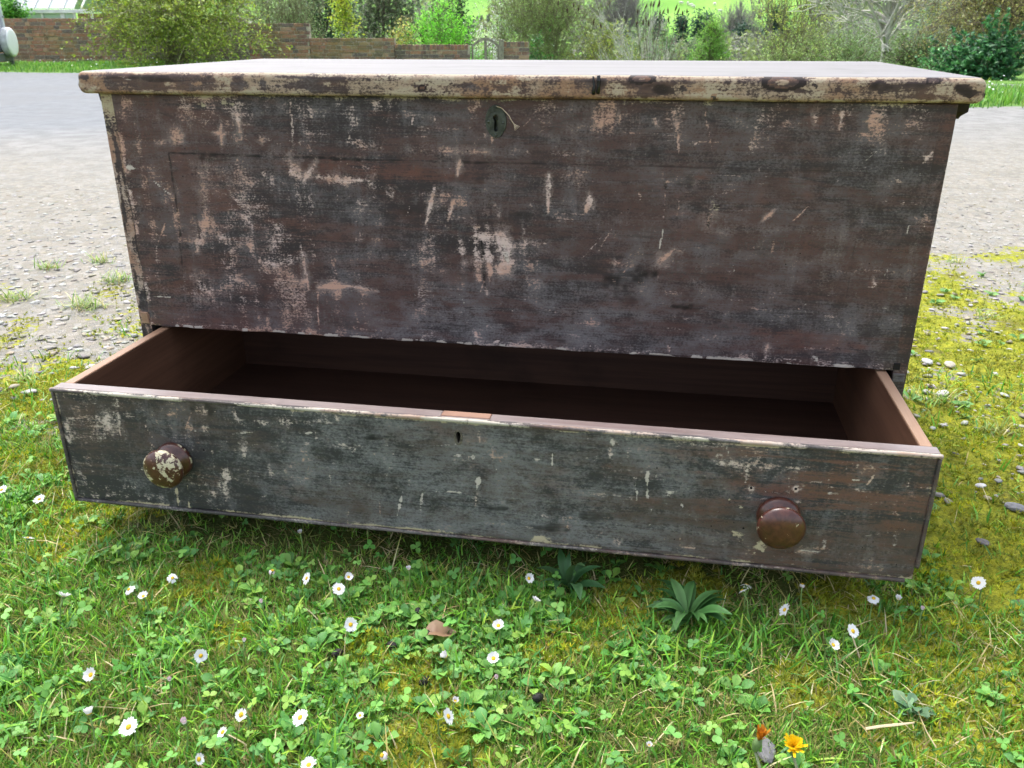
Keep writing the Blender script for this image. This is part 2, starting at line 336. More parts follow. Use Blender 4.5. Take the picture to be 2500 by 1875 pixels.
def mat_ground():
    m, t, b, out = mat_new('yard_ground'); c = COORD(t); lawn, moss, stone, tar, _ = ATT(t, 'zoneA'); verge, _g, _b, _a, _ = ATT(t, 'zoneB')
    big = NOISE(t, c, .9, 5, .6); mid = NOISE(t, c, 7, 5, .6); fine = NOISE(t, c, 60, 4, .6); grit = NOISE(t, c, 260, 3, .6)
    conc = MIX(t, SS(t, mid, .35, .65), (.165, .163, .156), (.245, .242, .235)); conc = MIX(t, SS(t, grit, .5, .7), conc, (.30, .297, .29)); conc = MIX(t, MA(t, 'MULTIPLY', SS(t, fine, .55, .75), .6), conc, (.20, .18, .14))
    conc = MIX(t, MA(t, 'MULTIPLY', SS(t, big, .48, .70), .35), conc, (.19, .187, .18))
    vc = VOR(t, c, 42, 'F1', 'Color'); vd = VOR(t, c, 42, 'DISTANCE_TO_EDGE', 'Distance')
    sc = t.nodes.new('ShaderNodeSeparateColor'); t.links.new(vc, sc.inputs[0])
    st = MIX(t, sc.outputs[0], (.15, .144, .13), (.31, .303, .285)); st = MIX(t, MA(t, 'MULTIPLY', sc.outputs[1], .35), st, (.40, .30, .18)); st = MIX(t, MA(t, 'MULTIPLY', SS(t, fine, .4, .7), .3), st, (.2, .2, .17))
    st = MIX(t, MA(t, 'MULTIPLY', SS(t, vd, .12, .03), .75), st, (.20, .18, .12)); st = MIX(t, .35, st, conc)
    col = MIX(t, stone, conc, st)
    tarc = MIX(t, SS(t, mid, .3, .7), (.145, .153, .163), (.19, .199, .209)); tarc = MIX(t, SS(t, grit, .5, .7), tarc, (.23, .235, .24)); tarc = MIX(t, MA(t, 'MULTIPLY', SS(t, big, .45, .65), .6), tarc, (.17, .172, .175))
    col = MIX(t, tar, col, tarc)
    soil = MIX(t, SS(t, mid, .35, .65), (.050, .075, .014), (.085, .105, .022)); soil = MIX(t, SS(t, grit, .45, .7), soil, (.15, .14, .045))
    col = MIX(t, SS(t, MA(t, 'ADD', lawn, MA(t, 'MULTIPLY', MA(t, 'SUBTRACT', fine, .5), .8)), .3, .7), col, soil)
    mo = MIX(t, SS(t, fine, .35, .65), (.165, .185, .014), (.30, .30, .022)); mo = MIX(t, SS(t, grit, .5, .72), mo, (.07, .085, .01)); mo = MIX(t, MA(t, 'MULTIPLY', SS(t, mid, .55, .7), .6), mo, (.11, .09, .035))
    mf = SS(t, MA(t, 'ADD', MA(t, 'ADD', MA(t, 'MULTIPLY', moss, 1.25), MA(t, 'MULTIPLY', MA(t, 'SUBTRACT', fine, .5), 1.5)), MA(t, 'MULTIPLY', MA(t, 'SUBTRACT', mid, .5), .9)), .45, .62)
    col = MIX(t, mf, col, mo)
    vg = MIX(t, SS(t, mid, .3, .7), (.07, .17, .025), (.14, .25, .05)); col = MIX(t, SS(t, MA(t, 'ADD', verge, MA(t, 'MULTIPLY', MA(t, 'SUBTRACT', mid, .5), .8)), .4, .6), col, vg)
    t.links.new(col, b.inputs['Base Color']); b.inputs['Roughness'].default_value = .9; b.inputs['Specular IOR Level'].default_value = .2
    h = MA(t, 'ADD', NOISE(t, c, 60, 3, .65), NOISE(t, c, 260, 2, .6))
    t.links.new(BUMP(t, h, .7, .006), b.inputs['Normal']); return m
g_ = link('ground', mesh_np('ground', np.stack([xf, yf, Z.ravel()], 1), [Q], {'zoneA': ZA, 'zoneB': ZB}, True), mat_ground()); tag(g_, kind='structure')

# the far side: valley floor and the green hill with its pasture
azs = np.radians(np.linspace(-75, 65, 150)); ds = 20+900*np.linspace(0, 1, 110)**2.2
A_, D_ = np.meshgrid(azs, ds); HX = CAM[0]+D_*np.sin(A_); HY = CAM[1]+D_*np.cos(A_); HZ = terrain(HX, HY)-.12*sst(30, 20, D_)
I = np.arange(HX.size).reshape(HX.shape); Q = np.stack([I[:-1, :-1], I[:-1, 1:], I[1:, 1:], I[1:, :-1]], -1).reshape(-1, 4)
pas = sst(200, 215, D_.ravel()+(fbm(HX.ravel()/40, HY.ravel()/40, 2)-.5)*40)
def mat_hill():
    m, t, b, out = mat_new('pasture'); c = COORD(t); p_, _1, _2, _3, _ = ATT(t, 'zoneA')
    n = NOISE(t, c, .03, 5, .6); n2 = NOISE(t, c, .6, 4, .6)
    col = MIX(t, SS(t, n, .35, .65), (.12, .27, .045), (.20, .38, .07)); col = MIX(t, MA(t, 'MULTIPLY', SS(t, n2, .5, .8), .3), col, (.11, .23, .05))
    wood = MIX(t, n2, (.03, .05, .015), (.07, .10, .03)); col = MIX(t, p_, wood, col)
    t.links.new(col, b.inputs['Base Color']); b.inputs['Roughness'].default_value = .9; b.inputs['Specular IOR Level'].default_value = .1; return m
h_ = link('hillside', mesh_np('hillside', np.stack([HX.ravel(), HY.ravel(), HZ.ravel()], 1), [Q], {'zoneA': np.stack([pas]*4, 1)}, True), mat_hill()); tag(h_, kind='structure')

# ------------------------------------------------------------------ the chest
HW = .55; ZL = .5545; ZT = .583; ZB = .2206; TH = .0175; DEPTH = .53
YD = -.2389; DZ1 = .2176; DZ0 = .0552; DX0, DX1 = .0028-.5275, .0028+.5275
M_FRONT = mat_painted_wood('dark_worn_paint', (.037, .029, .031), (.088, .049, .045), (.160, .147, .153), (.150, .064, .048), (.62, .48, .44), (.38, .32, .22), .06, .50)
M_DRAWER = mat_painted_wood('grey_worn_paint', (.040, .039, .041), (.090, .066, .057), (.185, .184, .186), (.150, .074, .054), (.58, .48, .42), (.44, .37, .26), .05, .50)
M_LID = mat_painted_wood('stripped_lid', (.060, .040, .038), (.100, .060, .050), (.16, .15, .15), (.17, .085, .050), (.37, .275, .20), (.39, .325, .24), .0, .5, .1)
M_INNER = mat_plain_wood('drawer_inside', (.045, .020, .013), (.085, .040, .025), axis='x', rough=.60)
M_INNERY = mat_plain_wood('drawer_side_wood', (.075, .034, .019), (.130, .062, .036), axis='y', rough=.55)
M_EDGE = mat_plain_wood('bare_edge', (.25, .14, .085), (.38, .245, .165), axis='y', rough=.55)
M_DARKW = mat_flat('dark_old_wood', (.022, .015, .012), .8, 0, .4, 14)
M_SIDE = mat_painted_wood('side_worn_paint', (.036, .030, .033), (.066, .043, .041), (.125, .120, .126), (.110, .058, .044), (.44, .34, .29), (.40, .34, .23), .08, .55)

def strokes(XX, ZZ, marks, y):
    """masks from marks measured on the surface: (u0,v0,u1,v1,width_px,strength,channel)"""
    out = np.zeros((XX.size, 8)); x = XX.ravel(); z = ZZ.ravel()
    n1 = fbm(x*70, z*70, 3, 3)-.5; n2 = fbm(x*25, z*200, 6, 3)-.5
    for (u0, v0, u1, v1, wd, st, ch) in marks:
        if wd < 1: a = np.array((u0, v0)); b = np.array((u1, v1)); hw = max(wd*.5, .0011)     # already in metres
        else: a = at_y(u0, v0, y)[[0, 2]]; b = at_y(u1, v1, y)[[0, 2]]; hw = max(wd*.00052*.5, .0011)
        pad = hw*4.5
        sel = np.where((x > min(a[0], b[0])-pad) & (x < max(a[0], b[0])+pad) & (z > min(a[1], b[1])-pad) & (z < max(a[1], b[1])+pad))[0]
        if len(sel) == 0: continue
        ab = b-a; L2 = ab@ab+1e-12
        t = np.clip(((x[sel]-a[0])*ab[0]+(z[sel]-a[1])*ab[1])/L2, 0, 1)
        d = np.hypot(x[sel]-a[0]-t*ab[0], z[sel]-a[1]-t*ab[1])/hw
        ph = (u0*.37+v0*.11) % 1; tap = .45+.75*np.sin(np.pi*np.clip(t*.9+.08+.1*ph, 0, 1))*(.55+.9*vnoise(t*math.sqrt(L2)/.007+u0, t*0+v0, 2)); 
        d = d/np.maximum(tap, .15)
        d = d*(1+1.3*n1[sel])+n2[sel]*.9
        soft = 1.7 if wd > 14 else 1.4
        fade = .55+.75*vnoise(x[sel]*160, z[sel]*160, 5)
        out[sel, ch] = np.maximum(out[sel, ch], st*np.minimum(fade, 1.05)*sst(soft, .25, d))
        if ch == 0 and wd > 6: out[sel, 6] = np.maximum(out[sel, 6], .5*st*sst(3.4, .3, d))
    return out
def auto_marks(x0, x1, z0, z1, n, seed):
    r = random.Random(seed); L = []
    for i in range(n):
        x = r.uniform(x0, x1); z = r.uniform(z0, z1); k = r.random()
        if k < .38: l = r.uniform(.006, .045)*r.random(); L.append((x, z, x+r.uniform(-.12, .12)*l, z-l, r.uniform(.0012, .004), r.uniform(.2, .6), 0))       # vertical rub
        elif k < .62: l = r.uniform(.01, .07); L.append((x, z, x+l, z+r.uniform(-.06, .06)*l, r.uniform(.0015, .008), r.uniform(.2, .55), 0))                    # along the grain
        elif k < .78: a = r.choice((r.uniform(.7, 1.3), r.uniform(1.9, 2.4), r.uniform(-.3, .3))); l = r.uniform(.008, .05); L.append((x, z, x+l*math.cos(a), z+l*math.sin(a), .0014, r.uniform(.35, .8), r.choice((0, 5))))  # scratch
        elif k < .86: L.append((x, z, x+r.uniform(0, .004), z, r.uniform(.0015, .005), r.uniform(.4, .85), r.choice((0, 0, 5))))                                  # chip
        elif k < .94: l = r.uniform(.01, .06); L.append((x, z, x+l, z, r.uniform(.004, .02), r.uniform(.3, .7), 1))                                              # dark smear
        else: L.append((x, z, x+r.uniform(.0, .06), z, r.uniform(.01, .03), r.uniform(.3, .6), 2))
    return L
def panel_mesh(name, x0, x1, z0, z1, y, thick, marks, masks=None, step=.0022, rim=.0008, holes=(), sides=(1, 1)):
    nx = int((x1-x0)/step); nz = int((z1-z0)/step)
    gx = np.linspace(x0, x1, nx+1); gz = np.linspace(z0, z1, nz+1); XX, ZZ = np.meshgrid(gx, gz)
    YY = np.full_like(XX, y)+(fbm(XX*5, ZZ*9, 5, 3)-.5)*.0012
    big_ = np.full_like(XX, 9.0); edge = np.minimum(np.minimum(XX-x0 if sides[0] else big_, x1-XX if sides[1] else big_), np.minimum(ZZ-z0, z1-ZZ))
    r = rim*(.55+1.1*fbm(XX*60, ZZ*60, 7, 3)); YY += np.where(edge < step*.5, r, 0)
    ragged = np.where(ZZ == z0, (fbm(XX*45, XX*0, 9, 3)-.5)*.003, 0)
    MK = strokes(XX, ZZ, marks, y); MK[:, 0] = np.maximum(MK[:, 0], MK[:, 6]*.6)
    if masks is not None: masks(XX.ravel(), ZZ.ravel(), MK, edge.ravel())
    MK = np.clip(MK, 0, 1.2)
    V = np.stack([XX, YY, ZZ+ragged], -1).reshape(-1, 3); I = np.arange(XX.size).reshape(XX.shape)
    Q = np.stack([I[:-1, :-1], I[:-1, 1:], I[1:, 1:], I[1:, :-1]], -1).reshape(-1, 4)
    ctr = V[Q].mean(1); keep = np.ones(len(Q), bool)
    for hx, hz, rx, rz in holes: keep &= ((ctr[:, 0]-hx)/rx)**2+((ctr[:, 2]-hz)/rz)**2 > 1
    Q = Q[keep]
    n = len(V); yb = y+thick; yf = y+rim*1.2
    B = np.array([(x, yy, z) for yy in (yf, yb) for z in (z0, z1) for x in (x0, x1)]); V = np.concatenate([V, B])
    BF = np.array([(0, 1, 5, 4), (2, 6, 7, 3), (0, 4, 6, 2), (1, 3, 7, 5), (4, 5, 7, 6)])+n
    MK = np.concatenate([MK, np.zeros((8, 8))])
    return mesh_np(name, V, [np.concatenate([Q, BF])], {'maskA': MK[:, :4], 'maskB': MK[:, 4:]}, True)

WR, DK, RD, BL, CR, CH = range(6)
FM = [  # front board: measured rubs, chips and stains
 (708,248,718,366,6,1,WR),(575,261,590,337,9,.95,WR),(537,286,541,366,9,.8,WR),(522,325,552,327,7,1,WR),(486,255,500,258,18,.8,CR),(545,252,570,254,22,.7,CR),(429,328,436,345,40,.6,WR),(425,330,430,340,60,.6,RD),
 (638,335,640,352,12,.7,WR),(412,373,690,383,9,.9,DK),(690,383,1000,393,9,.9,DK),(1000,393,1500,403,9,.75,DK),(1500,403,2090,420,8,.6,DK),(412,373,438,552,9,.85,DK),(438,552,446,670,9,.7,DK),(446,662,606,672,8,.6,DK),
 (2092,559,2067,727,9,.5,DK),(708,400,733,434,24,.85,WR),(771,396,741,442,12,1,WR),(488,425,500,430,20,.8,WR),(644,420,648,440,14,.7,WR),(775,434,900,442,16,.75,WR),(905,450,930,456,26,.85,WR),(945,462,958,480,20,.85,WR),
 (690,405,1222,430,60,.75,RD),(480,430,640,440,50,.4,WR),(505,535,480,615,20,.75,WR),(560,540,590,570,40,.5,WR),(490,470,505,540,16,.5,WR),(733,594,754,708,11,.85,WR),(490,690,520,735,44,.6,WR),(775,720,779,813,6,.8,WR),(740,690,735,700,22,.8,WR),
 (374,442,421,480,3,1,CH),(404,543,381,607,4,.75,WR),(632,636,695,655,3,.9,WR),(376,723,416,726,6,1,CH),(311,408,332,412,14,.9,CH),(300,410,312,420,24,.6,WR),(540,600,560,640,9,.5,WR),(380,700,500,715,22,.4,WR),
 (1123,392,1116,428,8,1,WR),(1062,457,1040,546,11,.95,WR),(1106,495,1091,550,9,.85,WR),(1002,496,994,530,4,.7,WR),(1161,592,1171,685,24,.95,WR),(1188,550,1197,685,20,.9,WR),(1226,580,1239,651,36,1.1,WR),(1222,660,1250,640,30,.9,WR),(1170,560,1200,600,32,.7,WR),
 (1230,600,1240,640,20,.8,CH),(1158,595,1164,620,12,.7,CH),(1175,588,1184,706,11,1.2,DK),(1123,592,1129,622,16,.8,WR),(1128,622,1134,645,10,.5,WR),(1340,428,1338,520,13,1,WR),(1341,440,1340,470,12,.7,CH),(1407,440,1412,452,22,.65,WR),(1441,474,1431,516,12,.9,WR),
 (1370,425,1420,430,24,.4,WR),(780,702,855,699,13,1,WR),(855,699,926,712,9,.9,WR),(855,327,848,348,6,.8,WR),(848,348,930,360,16,.5,WR),(1003,365,1190,372,18,.55,WR),(920,255,935,290,30,.55,WR),(915,260,940,285,60,.6,RD),(1003,285,1006,305,4,1,WR),(1010,284,1011,300,4,1,WR),
 (1150,262,1165,275,20,.5,RD),(1045,597,1078,598,5,.9,WR),(890,498,895,505,7,.8,WR),(1207,500,1220,530,10,.6,WR),(1185,512,1192,525,12,.8,WR),(1200,335,1202,350,6,.9,WR),(1185,700,1190,720,8,.6,WR),
 (1645,272,1653,314,11,.9,WR),(1653,314,1660,403,6,.8,WR),(2058,276,2050,314,14,.85,WR),(2055,276,2048,316,26,.7,RD),(1995,263,1991,301,14,.6,WR),(1997,262,1990,305,34,.7,RD),(1624,465,1619,559,5,.6,WR),(1619,559,1609,613,3,1,CH),(1625,448,1625,460,10,.8,DK),(1611,639,1640,614,20,.95,WR),(1638,610,1668,614,14,.6,WR),
 (1760,500,1740,510,9,1.1,DK),(1734,515,1728,555,13,1.2,DK),(1752,505,1735,512,16,.6,CR),(1736,512,1727,560,22,.5,WR),(1860,540,1894,510,7,1,WR),(1934,542,1976,502,5,1,WR),(1697,349,1699,351,9,1,WR),(1721,272,1740,373,3,.7,WR),(1697,446,1730,440,24,.6,RD),(1700,450,1720,446,14,.5,WR),
 (1640,530,1740,560,70,.55,RD),(1860,480,1880,520,40,.6,RD),(1501,639,1510,645,20,.5,WR),(1490,640,1520,650,40,.5,RD),(1480,690,1600,668,50,.75,DK),(1500,720,1560,735,40,.5,DK),(1873,844,1868,875,7,.8,WR),(1763,868,1775,865,20,.8,CH),(1985,872,1996,880,20,.7,CH),(1471,274,1470,290,22,.5,RD),(1600,285,1602,310,8,.6,WR),(1512,275,1514,300,8,.6,WR),(1478,260,1482,340,5,.5,WR),
 (2277,372,2251,401,13,.8,WR),(2250,410,2243,448,4,.9,CH),(2218,549,2214,587,4,.9,CH),(2188,438,2212,462,5,.55,WR),(2129,676,2138,697,9,.7,WR),(2118,700,2140,704,4,.6,WR),(1940,560,1950,640,50,.5,RD),(1970,480,1980,510,30,.4,RD),(2180,520,2240,640,50,.45,RD),(2290,360,2240,560,30,.4,RD),(1860,820,2100,850,60,.55,RD),
 (1560,470,1570,500,6,.6,WR),(1655,485,1657,520,6,.6,WR),(1445,560,1458,595,5,.7,CH),(1790,648,1794,668,4,.8,CH),(1300,640,1280,700,50,.3,WR),(1085,870,1090,895,4,.7,WR),(1135,810,1137,845,6,.5,WR),(866,815,868,840,4,.8,WR),(1210,835,1220,830,8,.8,WR),(1440,845,1442,846,9,.8,WR),(1632,846,1634,860,8,.8,WR)]
def front_masks(x, z, M, e):
    lx = x+HW; n = fbm(x*30, z*30, 2, 4)
    M[:, BL] = np.maximum(M[:, BL], .95*sst(.375, .27, z+(n-.5)*.10)*sst(-.35, -.12, x)*sst(.5, .1, x)); M[:, BL] = np.maximum(M[:, BL], .35*sst(.25, .45, fbm(x*3, z*5, 11, 3)))
    M[:, RD] = np.maximum(M[:, RD], .55*sst(-.05, -.3, x)*sst(.45, .62, fbm(x*6, z*10, 13, 3)))
    M[:, WR] = np.maximum(M[:, WR], .50*sst(.15, -.25, x)*sst(.46, .70, fbm(x*14+3, z*9, 14, 5)*.6+fbm(x*40, z*22, 11, 4)*.4)*sst(.54, .50, z))
    M[:, WR] = np.maximum(M[:, WR], .50*sst(.014, .0, z-ZB+(n-.5)*.02)*sst(.35, .6, fbm(x*25, z*0, 4, 3)+.1))
    M[:, CH] = np.maximum(M[:, CH], 1.0*sst(.0065, .002, z-ZB)*sst(.56, .64, fbm(x*70, z*40, 12, 3)))
    M[:, CH] = np.maximum(M[:, CH], .55*sst(.003, .001, z-ZB)*sst(.35, .6, fbm(x*90, z*0, 5, 3)))
    M[:, WR] = np.maximum(M[:, WR], .72*sst(.020, .002, lx-TH)*sst(.36, .62, fbm(x*90, z*26, 7, 4)))
    M[:, WR] = np.maximum(M[:, WR], .40*sst(-.05, -.30, x)*sst(.50, .70, fbm(x*55, z*7, 12, 4)))
    M[:, CR] = np.maximum(M[:, CR], .50*sst(.545, .552, z)*sst(.45, .6, fbm(x*14, z*0, 15, 3)))
    M[:, WR] = np.maximum(M[:, WR], .45*sst(.48, .545, z)*sst(.50, .66, fbm(x*45, z*4, 10, 3)))
DM = [  # drawer front
 (262,1015,255,1068,24,.75,WR),(232,1030,240,1060,18,.5,WR),(285,975,295,1075,9,.75,WR),(162,1038,172,1082,22,.7,WR),(180,1000,200,1010,28,.4,WR),(570,995,582,1032,8,.85,WR),(487,1003,500,1008,26,.6,WR),(497,1045,505,1042,16,.8,WR),(455,1040,475,1048,10,.6,WR),(550,1148,552,1221,22,.75,WR),(517,1088,524,1165,6,.8,WR),(514,1198,534,1221,9,.85,WR),(590,1060,606,1180,9,.5,WR),
 (232,1208,361,1214,26,.6,WR),(429,1184,438,1244,6,1,CR),(457,1184,463,1248,3,.7,CR),(565,1060,620,1055,7,.6,CH),(360,1078,378,1092,6,.8,WR),(345,1140,347,1150,6,.9,CH),(210,1100,235,1170,14,.5,WR),(300,1040,310,1080,10,.5,WR),(200,1180,330,1190,16,.4,WR),(515,1085,520,1110,8,.7,RD),(480,1075,490,1090,10,.8,RD),
 (820,1012,826,1030,8,.7,WR),(746,1058,764,1056,9,1,CH),(740,1015,750,1055,5,.5,WR),(983,1202,970,1260,7,1,CH),(1030,1206,1026,1253,12,.85,CH),(925,1220,930,1258,4,.8,WR),(1003,1215,1004,1240,6,.5,RD),(1171,1162,1163,1195,11,1,CH),(1165,1205,1160,1235,8,.7,WR),(1110,1112,1130,1112,7,1,CH),(1153,1115,1153,1121,15,1,CH),(1154,1130,1158,1150,18,.7,RD),(1150,1205,1145,1250,24,.7,RD),
 (1303,1122,1318,1123,8,1,CH),(1064,1200,1125,1202,3,1,CH),(932,1086,1020,1088,3,.6,CH),(1050,1090,1116,1084,3,.6,CH),(890,1070,950,1066,14,.9,DK),(1185,1242,1240,1240,18,.8,DK),(1300,1325,1335,1322,22,.7,CR),(1169,1045,1170,1080,6,.6,WR),(1258,1045,1260,1060,5,.7,CH),(690,1025,720,1030,36,.4,WR),(770,1022,800,1020,30,.4,WR),(800,1075,805,1110,16,.5,RD),
 (1349,1107,1346,1147,6,.9,CH),(1496,1070,1497,1086,16,.9,CH),(1489,1090,1487,1130,8,.5,WR),(1470,1139,1494,1139,9,.8,RD),(1472,1141,1490,1143,5,.9,WR),(1581,1151,1580,1234,9,1,CH),(1552,1183,1557,1227,5,1,CH),(1602,1160,1603,1172,8,.9,CH),(1664,1230,1668,1240,11,.9,CH),(1591,1244,1592,1252,6,1,CH),(1583,1278,1583,1284,9,1,CH),(1630,1200,1636,1212,16,.6,CH),(1499,1238,1506,1225,6,.7,WR),(1455,1261,1470,1259,9,.7,RD),
 (1305,1316,1340,1322,24,.7,CR),(1420,1334,1436,1336,12,.8,WR),(1508,1316,1512,1330,18,.6,WR),(1858,1328,1862,1345,22,.9,CR),(1790,1300,1815,1325,20,.6,CR),(1782,1219,1784,1224,9,1,CR),(1805,1235,1812,1240,8,1,CR),(1820,1310,1850,1325,30,.5,RD),(1840,1350,1842,1352,8,.9,CR),(1570,1090,1900,1110,46,.6,RD),(1700,1150,1900,1160,40,.6,RD),(1750,1130,1960,1145,20,.45,WR),(1640,1330,1700,1340,3,.8,WR),
 (1834,1192,1834,1196,13,1,WR),(1943,1194,1943,1198,15,1,WR),(2133,1161,2115,1186,6,1,WR),(2022,1204,2050,1206,12,.8,CH),(2185,1305,2183,1335,14,.7,CH),(2010,1318,2012,1338,14,.6,CH),(1955,1342,2013,1351,3,.9,CH),(2080,1170,2100,1172,6,.8,CH),(1900,1090,2250,1120,60,.55,RD),(2050,1210,2240,1250,70,.6,RD),(1960,1280,2200,1300,60,.6,RD),(2000,1360,2180,1350,50,.5,RD),(1950,1345,1990,1350,8,.6,WR),(1918,1260,1936,1250,12,.8,CR),
 (300,1280,520,1265,10,.3,WR),(640,1130,660,1170,30,.3,WR),(700,1180,720,1220,40,.4,RD)]
def drawer_masks(x, z, M, e):
    n = fbm(x*30, z*30, 3, 4)
    M[:, BL] = np.maximum(M[:, BL], .9*sst(-.35, -.1, x+(n-.5)*.2)*sst(.42, .2, x+(n-.5)*.2))
    M[:, RD] = np.maximum(M[:, RD], .85*sst(.18, .40, x+(n-.5)*.25)*sst(.40, .55, fbm(x*7, z*26, 10, 4)))
    M[:, WR] = np.maximum(M[:, WR], .38*sst(-.22, -.42, x)*sst(.42, .62, fbm(x*16, z*8, 9, 4)))
    M[:, CR] = np.maximum(M[:, CR], .62*sst(.004, .0015, e)*sst(.4, .6, n))
    M[:, CR] = np.maximum(M[:, CR], .7*sst(.006, .002, z-DZ0-.0045)*sst(.40, .6, fbm(x*12, z*0, 14, 3)))

chest = thing('wooden_chest', 'large worn dark wooden blanket chest with its long bottom drawer pulled open', 'chest')
# keyhole positions
KC = at_y(1211, 296, 0); KD = at_y(1119, 1068, YD)
front = link('front_board', panel_mesh('front_board', -HW+TH, HW-TH, ZB, ZL-.0005, 0.0, .018, FM+auto_marks(-HW+.02, HW-.02, ZB+.01, ZL-.01, 300, 1), front_masks, holes=((KC[0], KC[2]-.004, .005, .011),), sides=(1, 0)), M_FRONT, chest)
def side_masks(sg):
    def f(x, z, M, e):
        n = fbm(x*80, z*20, 2, 4)
        if sg < 0: M[:, WR] = .92*sst(.28, .58, fbm(x*120, z*22, 5, 4)); M[:, CR] = .60*sst(.43, .54, z)*sst(.42, .6, n)
        else: M[:, WR] = .18*sst(.4, .7, n)+.5*sst(.002, .0, HW-x)*sst(.45, .6, fbm(x*0, z*30, 6, 3))
        M[:, RD] = .4*sst(.4, .6, n)
    return f
for sg in (-1, 1):
    x0, x1 = (-HW, -HW+TH) if sg < 0 else (HW-TH, HW)
    link('side_board', panel_mesh('side_board', x0+(.0001 if sg > 0 else 0), x1, .0, ZL-.0005, .0006 if sg < 0 else .0001, DEPTH, auto_marks(x0, x1, .2, ZL, 14, 5+sg) if sg > 0 else [], side_masks(sg), step=.0017, sides=(1, 1) if sg < 0 else (0, 1)), M_SIDE if sg < 0 else M_FRONT, chest)
MB().box(-HW+TH, HW-TH, DEPTH-.016, DEPTH, .0, ZL-.001).obj('back_board', M_DARKW, chest)
MB().box(-HW+TH, HW-TH, .018, DEPTH-.016, ZB+.012, ZB+.028).obj('inner_floor_board', M_DARKW, chest)
MB().box(-HW+TH, HW-TH, .03, DEPTH-.016, .018, .034).obj('bottom_board', M_DARKW, chest)
for sg in (-1, 1):
    xa = sg*(HW-TH); MB().box(min(xa, xa-sg*.012), max(xa, xa-sg*.012), .004, DEPTH-.02, .034, DZ0-.002).obj('drawer_runner', M_DARKW, chest)
# broken notch blocks at the lower corners of the front board
m = MB(); m.box(HW-TH+.0006, HW-.002, -.0012, .004, ZB-.016, ZB-.004, .0008); m.obj('corner_patch', M_SIDE, chest)
m = MB(); m.box(-HW+.0045, -HW+TH-.0015, -.0015, .004, ZB+.003, ZB+.021, .001); m.obj('corner_plug', M_EDGE, chest)
m = MB(); m.box(HW-TH-.001, HW-TH+.0075, -.0011, .004, ZB+.001, ZB+.0105, .0005); m.obj('corner_hole', mat_flat('void_dark', (.006, .005, .005), .9, 0, .2), chest)

